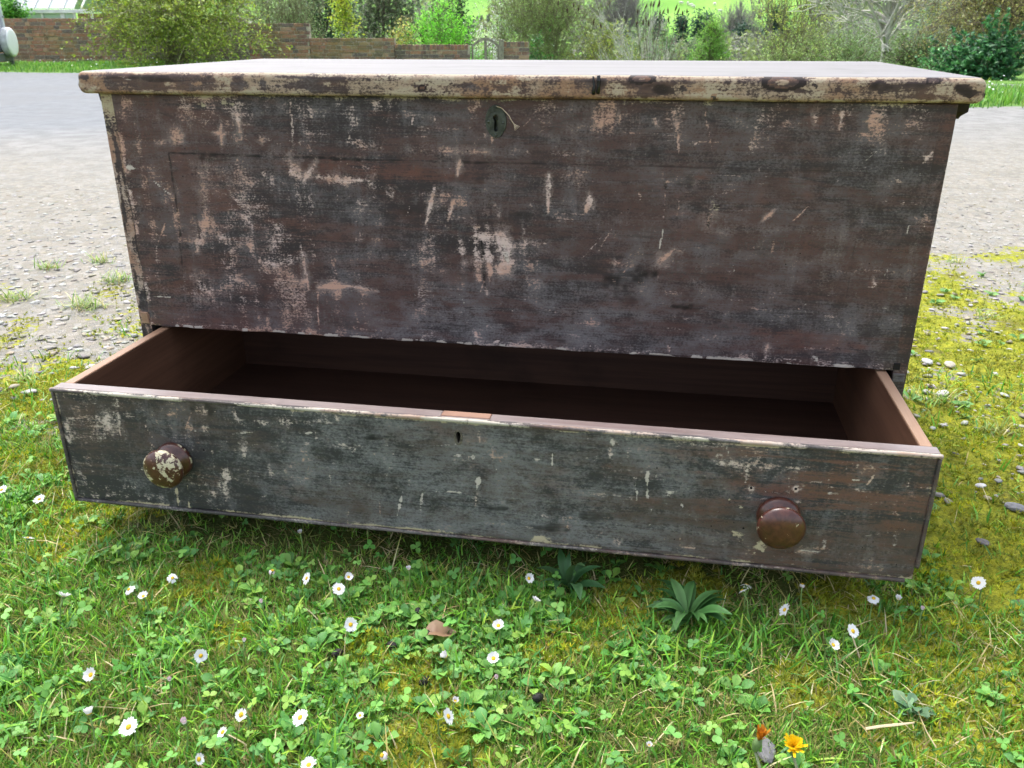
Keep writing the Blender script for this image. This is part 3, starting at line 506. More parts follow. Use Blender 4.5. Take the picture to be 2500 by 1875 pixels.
# lid: one thick board with rounded edges
def lid_mesh():
    x0, x1, y0, y1, z0, z1 = -HW-.0251, HW+.0251, -.0105, DEPTH+.018, ZL, ZT
    r = .0085; rb = .005; prof = []
    def arc(cy, cz, rr, a0, a1, n): return [(cy+rr*math.cos(a), cz+rr*math.sin(a)) for a in np.linspace(math.radians(a0), math.radians(a1), n)]
    P = [(y0+.3, z0), (y0+.06, z0)]+arc(y0+rb, z0+rb, rb, 270, 180, 5)+[(y0, z0+rb+(z1-z0-r-rb)*k/8) for k in range(1, 8)]+arc(y0+r, z1-r, r, 180, 90, 9)
    P += [(y0+.012+.03*k, z1) for k in range(1, 4)]+[(y0+.25, z1), (y1-.12, z1)]+arc(y1-r, z1-r, r, 90, 0, 4)+arc(y1-r, z0+r, r, 0, -90, 4)+[(y1-.1, z0)]
    P = np.array(P); cxs = P.mean(0); nxt = np.roll(P, -1, 0)-np.roll(P, 1, 0); Nn = np.stack([nxt[:, 1], -nxt[:, 0]], 1); Nn /= np.linalg.norm(Nn, axis=1, keepdims=True)
    if ((P-cxs)*Nn).sum() < 0: Nn = -Nn
    R_ = .011; ends = R_*(1-np.cos(np.linspace(0, math.pi/2, 7)))
    gx = np.concatenate([x0+ends, np.arange(x0+R_+.002, x1-R_-.001, .0022), (x1-ends)[::-1]])
    dist = np.minimum(gx-x0, x1-gx); ins = np.where(dist < R_, R_-np.sqrt(np.maximum(0, R_**2-(R_-dist)**2)), 0)
    V = np.zeros((len(gx), len(P), 3)); V[:, :, 0] = gx[:, None]
    V[:, :, 1] = P[None, :, 0]-Nn[None, :, 0]*ins[:, None]; V[:, :, 2] = P[None, :, 1]-Nn[None, :, 1]*ins[:, None]
    wob = (fbm(V[:, :, 0]*6, V[:, :, 2]*20, 3, 3)-.5)*.002; V[:, :, 1] += wob*(P[None, :, 0] < 0.02); V[:, :, 2] += wob*(P[None, :, 0] < .05)*.8
    I = np.arange(V.shape[0]*V.shape[1]).reshape(V.shape[:2]); J = np.roll(I, -1, 1)
    Q = np.stack([I[:-1], J[:-1], J[1:], I[1:]], -1).reshape(-1, 4)
    V = V.reshape(-1, 3); x, y, z = V.T; s = (z-ZL)/(ZT-ZL)
    LM = [
          (2340,215,2385,228,26,1,DK),(1610,218,1680,222,30,.9,DK),(1600,222,1675,224,30,.6,BL),(380,175,420,178,14,.8,BL),(300,190,320,195,10,.7,CH),(345,188,372,190,18,.8,BL),(2130,210,2180,214,18,.9,DK),(1985,206,1996,214,10,.9,DK),(1740,236,1750,243,12,.9,DK)]
    MK = strokes(x, z, LM, -.0105)*(y < .0005)[:, None]
    n = fbm(x*11, z*75, 6, 4); nv = fbm(x*55, z*40, 2, 4); nl = fbm(x*3.5, z*8, 8, 3); front = (y < .004)
    brown = .10*sst(.05, -.35, x)+(nl-.5)*.34; paint = sst(.48, .72, n*.55+nv*.45+brown+.0)*sst(.10, .26, s+(nv-.5)*.3)*sst(.93, .80, s+(nv-.5)*.25)     # what is left of the brown paint
    MK[:, WR] = np.where(front, 1.0-.95*paint, 1.2); MK[:, CR] = np.where(front, np.maximum(.30+.30*sst(.4, .6, fbm(x*30, z*110, 12, 3))*(1-paint)-.35*paint, .62*sst(.86, .95, s)), .3)
    MK[:, RD] = np.maximum(MK[:, RD], np.where(front, .7*sst(.50, .57, n*.5+nv*.5+brown)*(1-paint), 0)*0+np.where(front, .5*paint*sst(.4, .6, nl), 0)); MK[:, DK] = np.where(front, np.maximum(MK[:, DK], .75*paint*sst(.5, .62, fbm(x*14, z*60, 13, 3))), 0)
    kn = MK[:, DK] > .6
    MK[:, WR] = np.where(kn & front, 0, MK[:, WR]); MK[:, CR] = np.where((MK[:, DK] > .4) | (MK[:, RD] > .5), 0, MK[:, CR]); MK[:, WR] = np.where(MK[:, RD] > .5, .2, MK[:, WR])
    MK[:, BL] = np.maximum(MK[:, BL], .3*sst(.5, .65, fbm(x*5, z*20, 4, 3)))
    for (u, v, ru, rv) in ((1568, 193, 26, 9), (1913, 201, 40, 14), (2280, 198, 14, 6), (1030, 215, 9, 5)):
        c0 = at_y(u, v, -.0105); dd = np.hypot((x-c0[0])/(ru*.00052), (z-c0[2])/(rv*.00056))+(nv-.5)*.35; fr = y < .0005
        MK[:, RD] = np.where(fr & (dd < 1.0), 1.1, MK[:, RD]); MK[:, WR] = np.where(fr & (dd < 1.25), .15, MK[:, WR]); MK[:, CR] = np.where(fr & (dd < 1.25), 0, MK[:, CR]); MK[:, DK] = np.where(fr & (dd < .8), 0, MK[:, DK]); MK[:, DK] = np.where(fr & (np.abs(dd-1.02) < .22), 1.2, MK[:, DK]); MK[:, WR] = np.where(fr & (dd < .35), .75, MK[:, WR])
    caps = [np.array([list(I[0][::-1])]), np.array([list(I[-1])])]
    return mesh_np('lid', V, [Q]+caps, {'maskA': MK[:, :4], 'maskB': MK[:, 4:]}, True)
lid = link('lid', lid_mesh(), None, chest); lid.data.materials.append(M_LID)
mt = mat_plain_wood('scrubbed_lid_top', (.145, .132, .132), (.20, .188, .19), axis='x', rough=.6, spec=.32, coat=0, stain=.5); lid.data.materials.append(mt)
mi = np.zeros(len(lid.data.polygons), np.int32); no = np.zeros(len(mi)*3, np.float32); ce = np.zeros(len(mi)*3, np.float32); lid.data.polygons.foreach_get('normal', no); lid.data.polygons.foreach_get('center', ce)
mi[(np.abs(no.reshape(-1, 3)[:, 2]) > .9) & (ce.reshape(-1, 3)[:, 2] > ZT-.002)] = 1; lid.data.polygons.foreach_set('material_index', mi)
M_TAR = mat_flat('black_tar', (.006, .006, .007), .25, 0, .2, 40, .2)
for pts, rd in ((((1448, 186), (1449, 198), (1451, 210), (1449, 222), (1449, 231)), (.0010, .0012, .0017, .0024, .0019)), (((1461, 184), (1462, 198), (1461, 212), (1460, 224), (1460, 229)), (.0021, .0023, .0022, .0026, .0018))):
    P = [at_y(u, v, -.0108) for u, v in pts]; link('tar_drip', MB().tube(P, list(rd), 8).mesh('tar_drip', True), M_TAR, chest)
for sg in (-1, 1):          # shaped battens under the lid ends
    pr = [(.028, ZL), (.030, ZL-.012), (.036, ZL-.017), (.043, ZL-.021), (DEPTH-.03, ZL-.021), (DEPTH-.02, ZL)]
    V = [(sg*(HW+.0012), y, z) for y, z in pr]+[(sg*(HW+(.021 if z > ZL-.014 else .0155)), y, z) for y, z in pr]; n = len(pr)
    F = [tuple(range(n)), tuple(range(n, 2*n))[::-1]]+[(i, (i+1) % n, n+(i+1) % n, n+i) for i in range(n)]
    b_ = MB().add(V, F).obj('lid_batten', M_DARKW, chest)
# escutcheon with real keyhole
def keyhole_outline(cx, cz, s, n=26):
    pts = []
    for a in np.linspace(-60, 240, n): pts.append((cx+s*.0034*math.cos(math.radians(a)), cz+s*.0045+s*.0036*math.sin(math.radians(a))))
    pts += [(cx-s*.0021, cz-s*.002), (cx-s*.0026, cz-s*.0085), (cx-s*.0012, cz-s*.0102), (cx+s*.0012, cz-s*.0102), (cx+s*.0026, cz-s*.0085), (cx+s*.0021, cz-s*.002)]
    return pts
def holed_plate(outer, inner, y_out, y_rim, depth, ang=True):
    """ring between an outer outline and the hole plus the hole's walls and floor"""
    c = np.mean(inner, 0); V = []; F = []
    ai = [math.atan2(p[1]-c[1], p[0]-c[0]) for p in inner]; o = np.argsort(ai); inner = [inner[i] for i in o]; ai = [ai[i] for i in o]; n = len(inner)
    def orad(a):
        best = None
        for p in outer:
            d = abs((math.atan2(p[1]-c[1], p[0]-c[0])-a+math.pi) % (2*math.pi)-math.pi)
            if best is None or d < best[0]: best = (d, p)
        return best[1]
    oo = [orad(a) for a in ai]
    rings = [[(x, y_rim, z) for x, z in oo], [(c[0]+(x-c[0])*.97, y_out, c[1]+(z-c[1])*.97) for x, z in oo], [(x, y_out, z) for x, z in inner], [(x, y_out+depth, z) for x, z in inner]]
    for r in rings: V += r
    for k in range(3): F += [(k*n+i, k*n+(i+1) % n, (k+1)*n+(i+1) % n, (k+1)*n+i) for i in range(n)]
    F.append(tuple(3*n+i for i in range(n)))
    return V, F
M_BRASS = mat_flat('dull_escutcheon', (.060, .066, .058), .38, .6, .45, 90, .5)
el = [(KC[0]+.0140*math.cos(a), KC[2]+.0205*math.sin(a)) for a in np.linspace(0, 2*math.pi, 240, endpoint=False)]
V, F = holed_plate(el, keyhole_outline(KC[0], KC[2]-.001, 1.12), -.0017, .0006, .013); esc = MB().add(V, F).obj('escutcheon', M_BRASS, chest)
for dx, dz in ((-.0096, -.0006), (.0096, -.0016), (.0, -.0168), (.0004, .0172)):
    MB().lathe([(0, .0019), (.0007, .0018), (.0012, .0010), (.0013, .0002)], (KC[0]+dx, -.0016, KC[2]+dz), sides=12).obj('pin', M_BRASS, esc, True)
sp = [at_y(u, v, -.003) for u, v in ((1212, 259), (1225, 264), (1236, 275), (1243, 283), (1249, 295), (1255, 303))]
st_ = MB().tube(sp, .0006, 5); [st_.tube([sp[-1], sp[-1]+np.array((.0045+.0015*k, -.001, -.0055+.0012*k))], [.0006, .0003], 4) for k in range(-2, 3)]
tag(st_.obj('string_end', mat_flat('string', (.45, .36, .27), .9), None), 'short frayed string end caught on the oval keyhole plate', 'string')

# drawer: box, front board, cock beading, knobs
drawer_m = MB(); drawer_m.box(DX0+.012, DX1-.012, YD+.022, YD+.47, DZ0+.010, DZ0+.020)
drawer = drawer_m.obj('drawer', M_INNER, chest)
df = link('drawer_front', panel_mesh('drawer_front', DX0+.004, DX1-.004, DZ0+.004, DZ1-.0045, YD, .0190, DM+auto_marks(DX0+.01, DX1-.01, DZ0+.008, DZ1-.008, 190, 2), drawer_masks, holes=((KD[0], KD[2], .0042, .0078),)), M_DRAWER, drawer)
M_BEAD = mat_painted_wood('bead_wood', (.055, .050, .049), (.085, .064, .056), (.20, .19, .185), (.16, .09, .07), (.42, .36, .31), (.44, .40, .33), .10, .45)
def bead(name, p0, p1, ry, rz, parent, seed, wid):
    """rounded strip along p0-p1, following small dents"""
    p0 = np.array(p0, float); p1 = np.array(p1, float); L = np.linalg.norm(p1-p0); n = int(L/.004); t = np.linspace(0, 1, n+1); ax = 0 if abs(p1[0]-p0[0]) > abs(p1[2]-p0[2]) else 2
    C = p0+(p1-p0)*t[:, None]; k = 10; V = np.zeros((n+1, k, 3)); j = (fbm(t*L*40, t*0, seed, 3)-.5)
    for i in range(k):
        a = 2*math.pi*i/k; off = np.zeros((n+1, 3)); off[:, 1] = ry*math.copysign(abs(math.cos(a))**.6, math.cos(a)); off[:, 2 if ax == 0 else 0] = (rz+j*.0012)*math.copysign(abs(math.sin(a))**.6, math.sin(a))
        V[:, i] = C+off
    I = np.arange((n+1)*k).reshape(n+1, k); J = np.roll(I, -1, 1); Q = np.stack([I[:-1], J[:-1], J[1:], I[1:]], -1).reshape(-1, 4); Vf = V.reshape(-1, 3)
    MK = np.zeros((len(Vf), 8)); q = Vf[:, ax]; MK[:, WR] = wid*sst(.35, .6, fbm(q*20, Vf[:, 1]*200, seed, 4)); MK[:, CR] = wid*.8*sst(.45, .62, fbm(q*12, Vf[:, 1]*150, seed+3, 4)); MK[:, RD] = .7*sst(.45, .6, fbm(q*9, q*0, seed+1, 3)); MK[:, BL] = .6*sst(.4, .6, fbm(q*7, q*0, seed+5, 3))
    return link(name, mesh_np(name, Vf, [Q, np.array([I[0][::-1]]), np.array([I[-1]])], {'maskA': MK[:, :4], 'maskB': MK[:, 4:]}, True), M_BEAD, parent)
bead('cock_bead', (DX0, YD-.0005, DZ1-.0022), (DX1, YD-.0005, DZ1-.0022), .0030, .0024, drawer, 3, .9)
bead('cock_bead', (DX0+.004, YD+.0005, DZ0+.0016), (DX1-.012, YD+.0005, DZ0+.0016), .0026, .0022, drawer, 6, .40)
bead('cock_bead', (DX0+.0018, YD+.0005, DZ0), (DX0+.0018, YD+.0005, DZ1-.0055), .0026, .0021, drawer, 8, .2)
bead('cock_bead', (DX1-.0018, YD+.0005, DZ0+.020), (DX1-.0018, YD+.0005, DZ1-.0055), .0026, .0021, drawer, 9, .2)
# top edge of the drawer front: flat strip behind the bead with the replaced piece of bare wood
M_TOPE = mat_plain_wood('drawer_top_edge', (.13, .085, .078), (.235, .195, .185), axis='x', rough=.42, spec=.5, coat=.3, stain=.6)
ux = at_z(1080, 1006, DZ1)[0]; ux1 = at_z(1198, 1018, DZ1)[0]
MB().box(DX0+.001, ux, YD+.0027, YD+.0195, DZ1-.0048, DZ1-.0003, .0006).obj('top_strip', M_TOPE, drawer)
MB().box(ux1, DX1-.001, YD+.0027, YD+.0195, DZ1-.0048, DZ1-.0003, .0006).obj('top_strip', M_TOPE, drawer)
tag(MB().box(ux+.0004, ux1-.0004, YD+.0060, YD+.0192, DZ1-.0048, DZ1+.0002, .0006).obj('repair_strip', mat_plain_wood('repair_wood', (.20, .105, .07), (.28, .16, .11), axis='x', rough=.65), drawer), 'strip of newer orange wood let into the drawer edge')
MB().box(ux, ux1, YD+.0027, YD+.0060, DZ1-.0048, DZ1-.0006, .0005).obj('top_strip', M_TOPE, drawer)
for sg in (-1, 1):
    xo = DX0+.0045 if sg < 0 else DX1-.0045; xi = xo-sg*.0135
    a, b = min(xo, xi), max(xo, xi)
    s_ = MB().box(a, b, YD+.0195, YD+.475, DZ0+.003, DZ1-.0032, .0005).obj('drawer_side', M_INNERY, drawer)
    MB().box(a+.0002, b-.0002, YD+.0196, YD+.474, DZ1-.0031, DZ1-.0005, .0008).obj('side_top_edge', M_EDGE, drawer)
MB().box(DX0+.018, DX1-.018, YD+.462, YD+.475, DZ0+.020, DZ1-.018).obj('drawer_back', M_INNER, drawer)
rect = [(KD[0]+.0056*math.cos(a), KD[2]+.0104*math.sin(a)) for a in np.linspace(0, 2*math.pi, 240, endpoint=False)]
inn = [(KD[0]+.0027*math.cos(a)*(1 if math.sin(a) > 0 else .85)+.0004*math.sin(a*2), KD[2]+.0078*math.sin(a)) for a in np.linspace(0, 2*math.pi, 40, endpoint=False)]
V, F = holed_plate(rect, inn, YD-.0004, YD+.0006, .018); MB().add(V, F).obj('keyhole', mat_flat('keyhole_rim', (.10, .085, .065), .8, 0, .5, 220), drawer)
for u, v, r in ((1834, 1192, .0015), (1943, 1194, .0016), (497, 1099, .0013), (1604, 1143, .0009), (1815, 1290, .0012)):
    p = at_y(u, v, YD-.0004); MB().lathe([(-.004, r*.8), (-.0002, r)], p, sides=12).obj('screw_hole', bpy.data.materials['void_dark'], drawer)
def mat_knob(name, cream_amt):
    m, t, b, out = mat_new(name); c = COORD(t); n = NOISE(t, c, 105, 6, .66, .4); n2 = NOISE(t, c, 420, 4, .65); l = NOISE(t, c, 30, 3, .5)
    col = MIX(t, SS(t, n, .35, .7), (.046, .013, .009), (.100, .032, .020)); col = MIX(t, MA(t, 'MULTIPLY', SS(t, n2, .55, .75), .6), col, (.04, .03, .015))
    f = SS(t, MA(t, 'ADD', MA(t, 'ADD', n, MA(t, 'MULTIPLY', MA(t, 'SUBTRACT', n2, .5), .12)), MA(t, 'MULTIPLY', MA(t, 'SUBTRACT', l, .5), .7)), .66-cream_amt, .675-cream_amt)
    sx = t.nodes.new('ShaderNodeSeparateXYZ'); t.links.new(c, sx.inputs[0]); f = MA(t, 'MULTIPLY', f, MA(t, 'MAXIMUM', SS(t, sx.outputs[1], -.019, -.023), MA(t, 'MULTIPLY', SS(t, sx.outputs[1], -.0065, -.004), SS(t, l, .50, .56))))
    col = MIX(t, f, col, (.50, .44, .30)); t.links.new(col, b.inputs['Base Color'])
    t.links.new(MA(t, 'ADD', .30, MA(t, 'MULTIPLY', f, .3)), b.inputs['Roughness']); t.links.new(BUMP(t, MA(t, 'SUBTRACT', MA(t, 'MULTIPLY', n2, .3), MA(t, 'MULTIPLY', f, -.8)), .5, .0006), b.inputs['Normal']); b.inputs['Coat Weight'].default_value = .25; b.inputs['Coat Roughness'].default_value = .25; return m
KS = 1.08
KP = [(0, .0225), (.002, .0243), (.0055, .0240), (.0085, .0215), (.0110, .0175), (.0135, .0150), (.0155, .0146), (.0172, .0160), (.0182, .0166), (.0190, .0157), (.0200, .0170), (.0208, .0215), (.0224, .0246), (.0248, .0261), (.0275, .0260), (.0302, .0240), (.0328, .0200), (.0348, .0140), (.0358, .0070), (.0361, .0008)]; KP = [(a*KS, b) for a, b in KP]
for (u, v), amt, lb in (((428.5, 1120), .135, 'knob with flaking cream paint over brown'), ((1900, 1257), -.005, 'glossy brown knob with few paint chips')):
    p = at_y(u, v, YD); k_ = link('knob', MB().lathe(KP, (0, 0, 0), sides=48).mesh('knob', True), mat_knob('knob_paint', amt), drawer); k_.location = (p[0], YD, p[2]); tag(k_, lb)

# ------------------------------------------------------------------ grass, moss, weeds, pebbles (uncountable)
def gz(x, y): return terrain(x, y)+(fbm(x*7, y*7, 1)-.5)*.016*sst(6, 2, np.hypot(x, y))+(fbm(x*.9, y*.9, 3)-.5)*.05*sst(2, 6, np.hypot(x, y-1))
def pick(pal, n, jit=.18, w=None, r=rng):
    pal = np.array(pal); c = pal[r.choice(len(pal), n, p=None if w is None else np.array(w)/sum(w))]
    return np.clip(c*(1+(r.random((n, 1))-.5)*2*jit)*(1+(r.random((n, 3))-.5)*.12), 0, 1)
def blades(x, y, h, wd, col, lean=(.2, 1.0), curl=.6, z=None, r=rng):
    n = len(x); col = np.clip(np.asarray(col)*1.14, 0, 1); az = r.random(n)*2*np.pi; th = lean[0]+(lean[1]-lean[0])*r.random(n)
    z = gz(x, y) if z is None else z
    d = np.stack([np.cos(az), np.sin(az)], 1); side = np.stack([-d[:, 1], d[:, 0]], 1)
    ts = np.array([0, .35, .7, 1.0]); wp = np.array([.75, 1.0, .7, 0.06]); V = np.zeros((n, 8, 3))
    ang = th[:, None]*.5+np.cumsum(np.array([0, .35, .35, .3]))[None]*(curl*(r.random(n)+.2))[:, None]
    hor = np.cumsum(np.concatenate([np.zeros((n, 1)), np.diff(ts)[None]*np.sin(ang[:, 1:])], 1), 1)*h[:, None]; ver = np.cumsum(np.concatenate([np.zeros((n, 1)), np.diff(ts)[None]*np.cos(ang[:, 1:])], 1), 1)*h[:, None]
    tw = (r.random(n)-.5)*1.2
    for k in range(4):
        c = np.stack([x+d[:, 0]*hor[:, k], y+d[:, 1]*hor[:, k], z-.002+ver[:, k]], 1)
        s = np.concatenate([side*np.cos(tw*ts[k])[:, None], np.sin(tw*ts[k])[:, None]*.6], 1)*(wd*wp[k]*.5)[:, None]
        V[:, 2*k] = c-s; V[:, 2*k+1] = c+s
    F = np.array([(0, 1, 3, 2), (2, 3, 5, 4), (4, 5, 7, 6)]); off = (np.arange(n)*8)[:, None, None]
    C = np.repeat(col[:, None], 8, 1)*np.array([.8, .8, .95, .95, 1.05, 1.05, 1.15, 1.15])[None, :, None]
    return V.reshape(-1, 3), [(F[None]+off).reshape(-1, 4)], np.clip(C, 0, 1).reshape(-1, 3)
def scatter(n, x0, x1, y0, y1, dens, r=rng):
    x = x0+(x1-x0)*r.random(n); y = y0+(y1-y0)*r.random(n); k = r.random(n) < dens(x, y); return x[k], y[k]
def seen(x, y):      # inside the view wedge (with a margin) and not far under the chest
    az = azimuth(x, y); return (az > -58) & (az < 37) & ~((np.abs(x) < .5) & (y > .0) & (y < .6))
GREEN = [(.15, .34, .03), (.08, .25, .02), (.12, .34, .03), (.05, .18, .02), (.18, .40, .035), (.06, .21, .04), (.27, .43, .045), (.10, .29, .03)]
def lush(x, y): return .42+.58*sst(.38, .58, fbm(x*7+5, y*7, 10, 4))
x, y = scatter(210000, -1.15, 1.1, -.72, .6, lambda x, y: np.clip(z_lawn(x, y)*lush(x, y)*(1-.72*z_moss(x, y))+.10*sst(.2, .6, z_moss(x, y)), 0, 1)*.60*seen(x, y)*(1-.85*sst(-.28, -.20, y)*(np.abs(x) < .5)))
n = len(x); tall = sst(.45, .7, fbm(x*5, y*5, 12, 3)); h = (.014+.024*rng.random(n)**1.3)*(1+.6*tall)+.016*(rng.random(n) > .97); h *= .70*(1-.45*sst(-.34, -.22, y)*(np.abs(x) < .55))
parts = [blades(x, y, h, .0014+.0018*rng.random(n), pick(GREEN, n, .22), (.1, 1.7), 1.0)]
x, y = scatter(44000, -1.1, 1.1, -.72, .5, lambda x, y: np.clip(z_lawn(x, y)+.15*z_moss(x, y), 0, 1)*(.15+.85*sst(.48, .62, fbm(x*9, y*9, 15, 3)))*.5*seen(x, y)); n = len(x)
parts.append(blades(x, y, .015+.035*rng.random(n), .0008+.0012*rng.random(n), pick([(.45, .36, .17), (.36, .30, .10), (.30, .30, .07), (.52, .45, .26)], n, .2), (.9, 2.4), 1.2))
aT = np.arange(4)*2*np.pi/4; TT = np.zeros((12, 3)); FT4 = []
for k in range(4):
    c, s = math.cos(aT[k]), math.sin(aT[k]); TT[3*k] = (-s*.05, c*.05, 0); TT[3*k+1] = (s*.05, -c*.05, 0); TT[3*k+2] = (c*(.35+.2*(k % 2)), s*(.35+.2*(k % 2)), .8-.25*(k % 3)); FT4.append((3*k, 3*k+1, 3*k+2))
x, y = scatter(120000, -1.0, .95, -.72, .25, lambda x, y: np.clip(z_lawn(x, y)*(1-.6*z_moss(x, y)), 0, 1)*.75*seen(x, y)*(1-.85*sst(-.28, -.20, y)*(np.abs(x) < .5))); n = len(x)
Vt, Ft = instance(TT, [FT4], np.stack([x, y, gz(x, y)-.001], 1), rot_from(np.stack([rng.normal(0, .45, n), rng.normal(0, .45, n), np.ones(n)], 1), rng.random(n)*6.28), .010+.014*rng.random(n))
Ft = [np.concatenate([Ft[0], Ft[0][:, 2:3]], 1)] if False else Ft
short = mesh_np('short_grass', Vt, Ft, {'col': np.repeat(pick([(.12, .28, .03), (.18, .37, .045), (.25, .40, .05), (.08, .22, .03), (.33, .35, .10), (.40, .33, .15)], n, .25)[:, None], 12, 1).reshape(-1, 3)})
tag(link('short_grass', short, M_GRASS), 'dense short turf between the taller grass and weeds', 'grass', kind='stuff')
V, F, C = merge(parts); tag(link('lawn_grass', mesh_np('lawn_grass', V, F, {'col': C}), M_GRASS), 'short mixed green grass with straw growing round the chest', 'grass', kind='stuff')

# moss: low cushions of tiny shoots
a5 = np.arange(5)*2*np.pi/5
T = np.zeros((15, 3)); FM_ = []
for k in range(5):
    c, s = math.cos(a5[k]), math.sin(a5[k]); T[3*k] = (-s*.16, c*.16, 0); T[3*k+1] = (s*.16, -c*.16, 0); T[3*k+2] = (c*.75, s*.75, .85); FM_.append((3*k, 3*k+1, 3*k+2))
def moss_density(x, y): return np.clip(z_moss(x, y), 0, 1)**1.3*seen(x, y)
x, y = scatter(260000, -1.3, 1.5, -.72, 1.6, lambda x, y: moss_density(x, y)*.60*sst(2.2, .2, y)*(.35+.65*sst(.3, .6, fbm(x*40, y*40, 5, 3)))); n = len(x)
hum = (fbm(x*30, y*30, 8, 3)-.35)*.028*z_moss(x, y)
R_ = rot_from(np.stack([rng.normal(0, .25, n), rng.normal(0, .25, n), np.ones(n)], 1), rng.random(n)*6.28)
V, F = instance(T, [FM_], np.stack([x, y, gz(x, y)+hum], 1), R_, .0035+.0055*rng.random(n))
pn = sst(.3, .65, fbm(x*14, y*14, 6, 3))[:, None]
C = np.repeat((pick([(.27, .34, .018), (.38, .42, .025), (.19, .28, .02), (.48, .48, .03)], n, .3)*(1-.5*pn)+pick([(.10, .11, .02), (.14, .10, .03)], n)*.5*pn)[:, None], 15, 1).reshape(-1, 3)
tag(link('moss', mesh_np('moss', V, F, {'col': C}), M_LEAF), 'yellow green moss cushions spreading over the gravel and lawn', 'moss', kind='stuff')

# broad leaves: daisy rosettes and clover mats
def leaf_template(wp, bend=.25, fold=.25, ln=1.0, ribs=0):
    n = len(wp); V = []; t = np.linspace(0, 1, n)
    for i in range(n):
        zc = bend*(math.sin(t[i]*math.pi*.75))
        V += [(t[i]*ln, -wp[i], zc+fold*wp[i]), (t[i]*ln, 0, zc), (t[i]*ln, wp[i], zc+fold*wp[i])]
    F = [q for i in range(n-1) for q in ((3*i, 3*i+1, 3*i+4, 3*i+3), (3*i+1, 3*i+2, 3*i+5, 3*i+4))]
    return np.array(V), np.array(F)
SPOON = leaf_template([.045, .055, .10, .22, .27, .20, .04], .22, .3)
OVAL = leaf_template([.02, .20, .30, .24, .02], .16, .35)
BLADE = leaf_template([.045, .07, .10, .115, .115, .10, .06, .01], .34, .25)
def rosette(x, y, n, size, pal, tpl, r, elev=(.0, .55), jit=.2, zoff=0.0):
    az = np.arange(n)*2.399+r.random(n)*.5; el = elev[0]+(elev[1]-elev[0])*r.random(n)
    d = np.stack([np.cos(az)*np.cos(el), np.sin(az)*np.cos(el), np.sin(el)], 1); sd = np.stack([-np.sin(az), np.cos(az), np.zeros(n)], 1); sd += np.cross(d, sd)*(r.random((n, 1))-.5)*.7; sd /= np.linalg.norm(sd, axis=1, keepdims=True); up = np.cross(d, sd)
    R_ = np.stack([d, sd, up], 2); z = gz(np.array([x]), np.array([y]))[0]
    pos = np.stack([np.full(n, x)+r.normal(0, .002, n), np.full(n, y)+r.normal(0, .002, n), np.full(n, z+.001+zoff)], 1)
    V, F = instance(tpl[0], [tpl[1]], pos, R_, size*(.6+.5*r.random(n))); C = np.repeat(pick(pal, n, jit, r=r)[:, None], len(tpl[0]), 1).reshape(-1, 3); return V, F, C
LEAFG = [(.11, .29, .048), (.15, .35, .07), (.08, .23, .045), (.19, .40, .08), (.24, .42, .07), (.115, .30, .075)]
r2 = np.random.default_rng(21); parts = []
def weedy(x, y):
    s = sst(.44, .58, fbm(x*4.5+2, y*4.5, 7, 3)); return np.clip(z_lawn(x, y)*(1-.85*z_moss(x, y))*(.12+.88*s), 0, 1)*seen(x, y)
x, y = scatter(5600, -.95, .95, -.70, .2, lambda x, y: weedy(x, y)*.8*(1-.85*sst(-.30, -.22, y)*(np.abs(x) < .5)), r2)
for a, b in zip(x, y): parts.append(rosette(a, b, r2.integers(6, 13), .0105+.012*r2.random()**1.5, LEAFG, SPOON if r2.random() < .75 else OVAL, r2))
x, y = scatter(220, .55, 1.5, -.2, 1.4, lambda x, y: .22*seen(x, y), r2)
for a, b in zip(x, y): parts.append(rosette(a, b, r2.integers(4, 8), .012+.012*r2.random(), [(.13, .30, .07), (.18, .34, .10)], OVAL, r2))
# clover: three round leaflets on a thin stalk
CL = leaf_template([.03, .30, .42, .36, .12], .05, .12)
x, y = scatter(3600, -.95, .95, -.70, .15, lambda x, y: np.clip(z_lawn(x, y)*(1-.9*z_moss(x, y))*(.15+.85*sst(.46, .6, fbm(x*6, y*6, 13, 3))), 0, 1)*seen(x, y)*.8*(1-.85*sst(-.30, -.22, y)*(np.abs(x) < .5)), r2); n = len(x)
zc = gz(x, y)+.006+.018*r2.random(n); tilt = np.stack([r2.normal(0, .35, n), r2.normal(-.1, .35, n), np.ones(n)], 1); sp0 = r2.random(n)*6.28; sz = .0030+.0034*r2.random(n); cc = pick(LEAFG, n, .2, r=r2)
for k in range(3):
    R_ = rot_from(tilt+r2.normal(0, .12, (n, 3)), sp0+k*2.094); V, F = instance(CL[0], [CL[1]], np.stack([x, y, zc], 1), R_, sz*1.5); parts.append((V, F, np.repeat(cc[:, None], len(CL[0]), 1).reshape(-1, 3)))
V, F, C = merge(parts); tag(link('lawn_weeds', mesh_np('lawn_weeds', V, F, {'col': C}, True), mat_leaf('weed_leaf', .5, .25, .3)), 'low mat of daisy leaves and clover among the grass', 'weeds', kind='stuff')

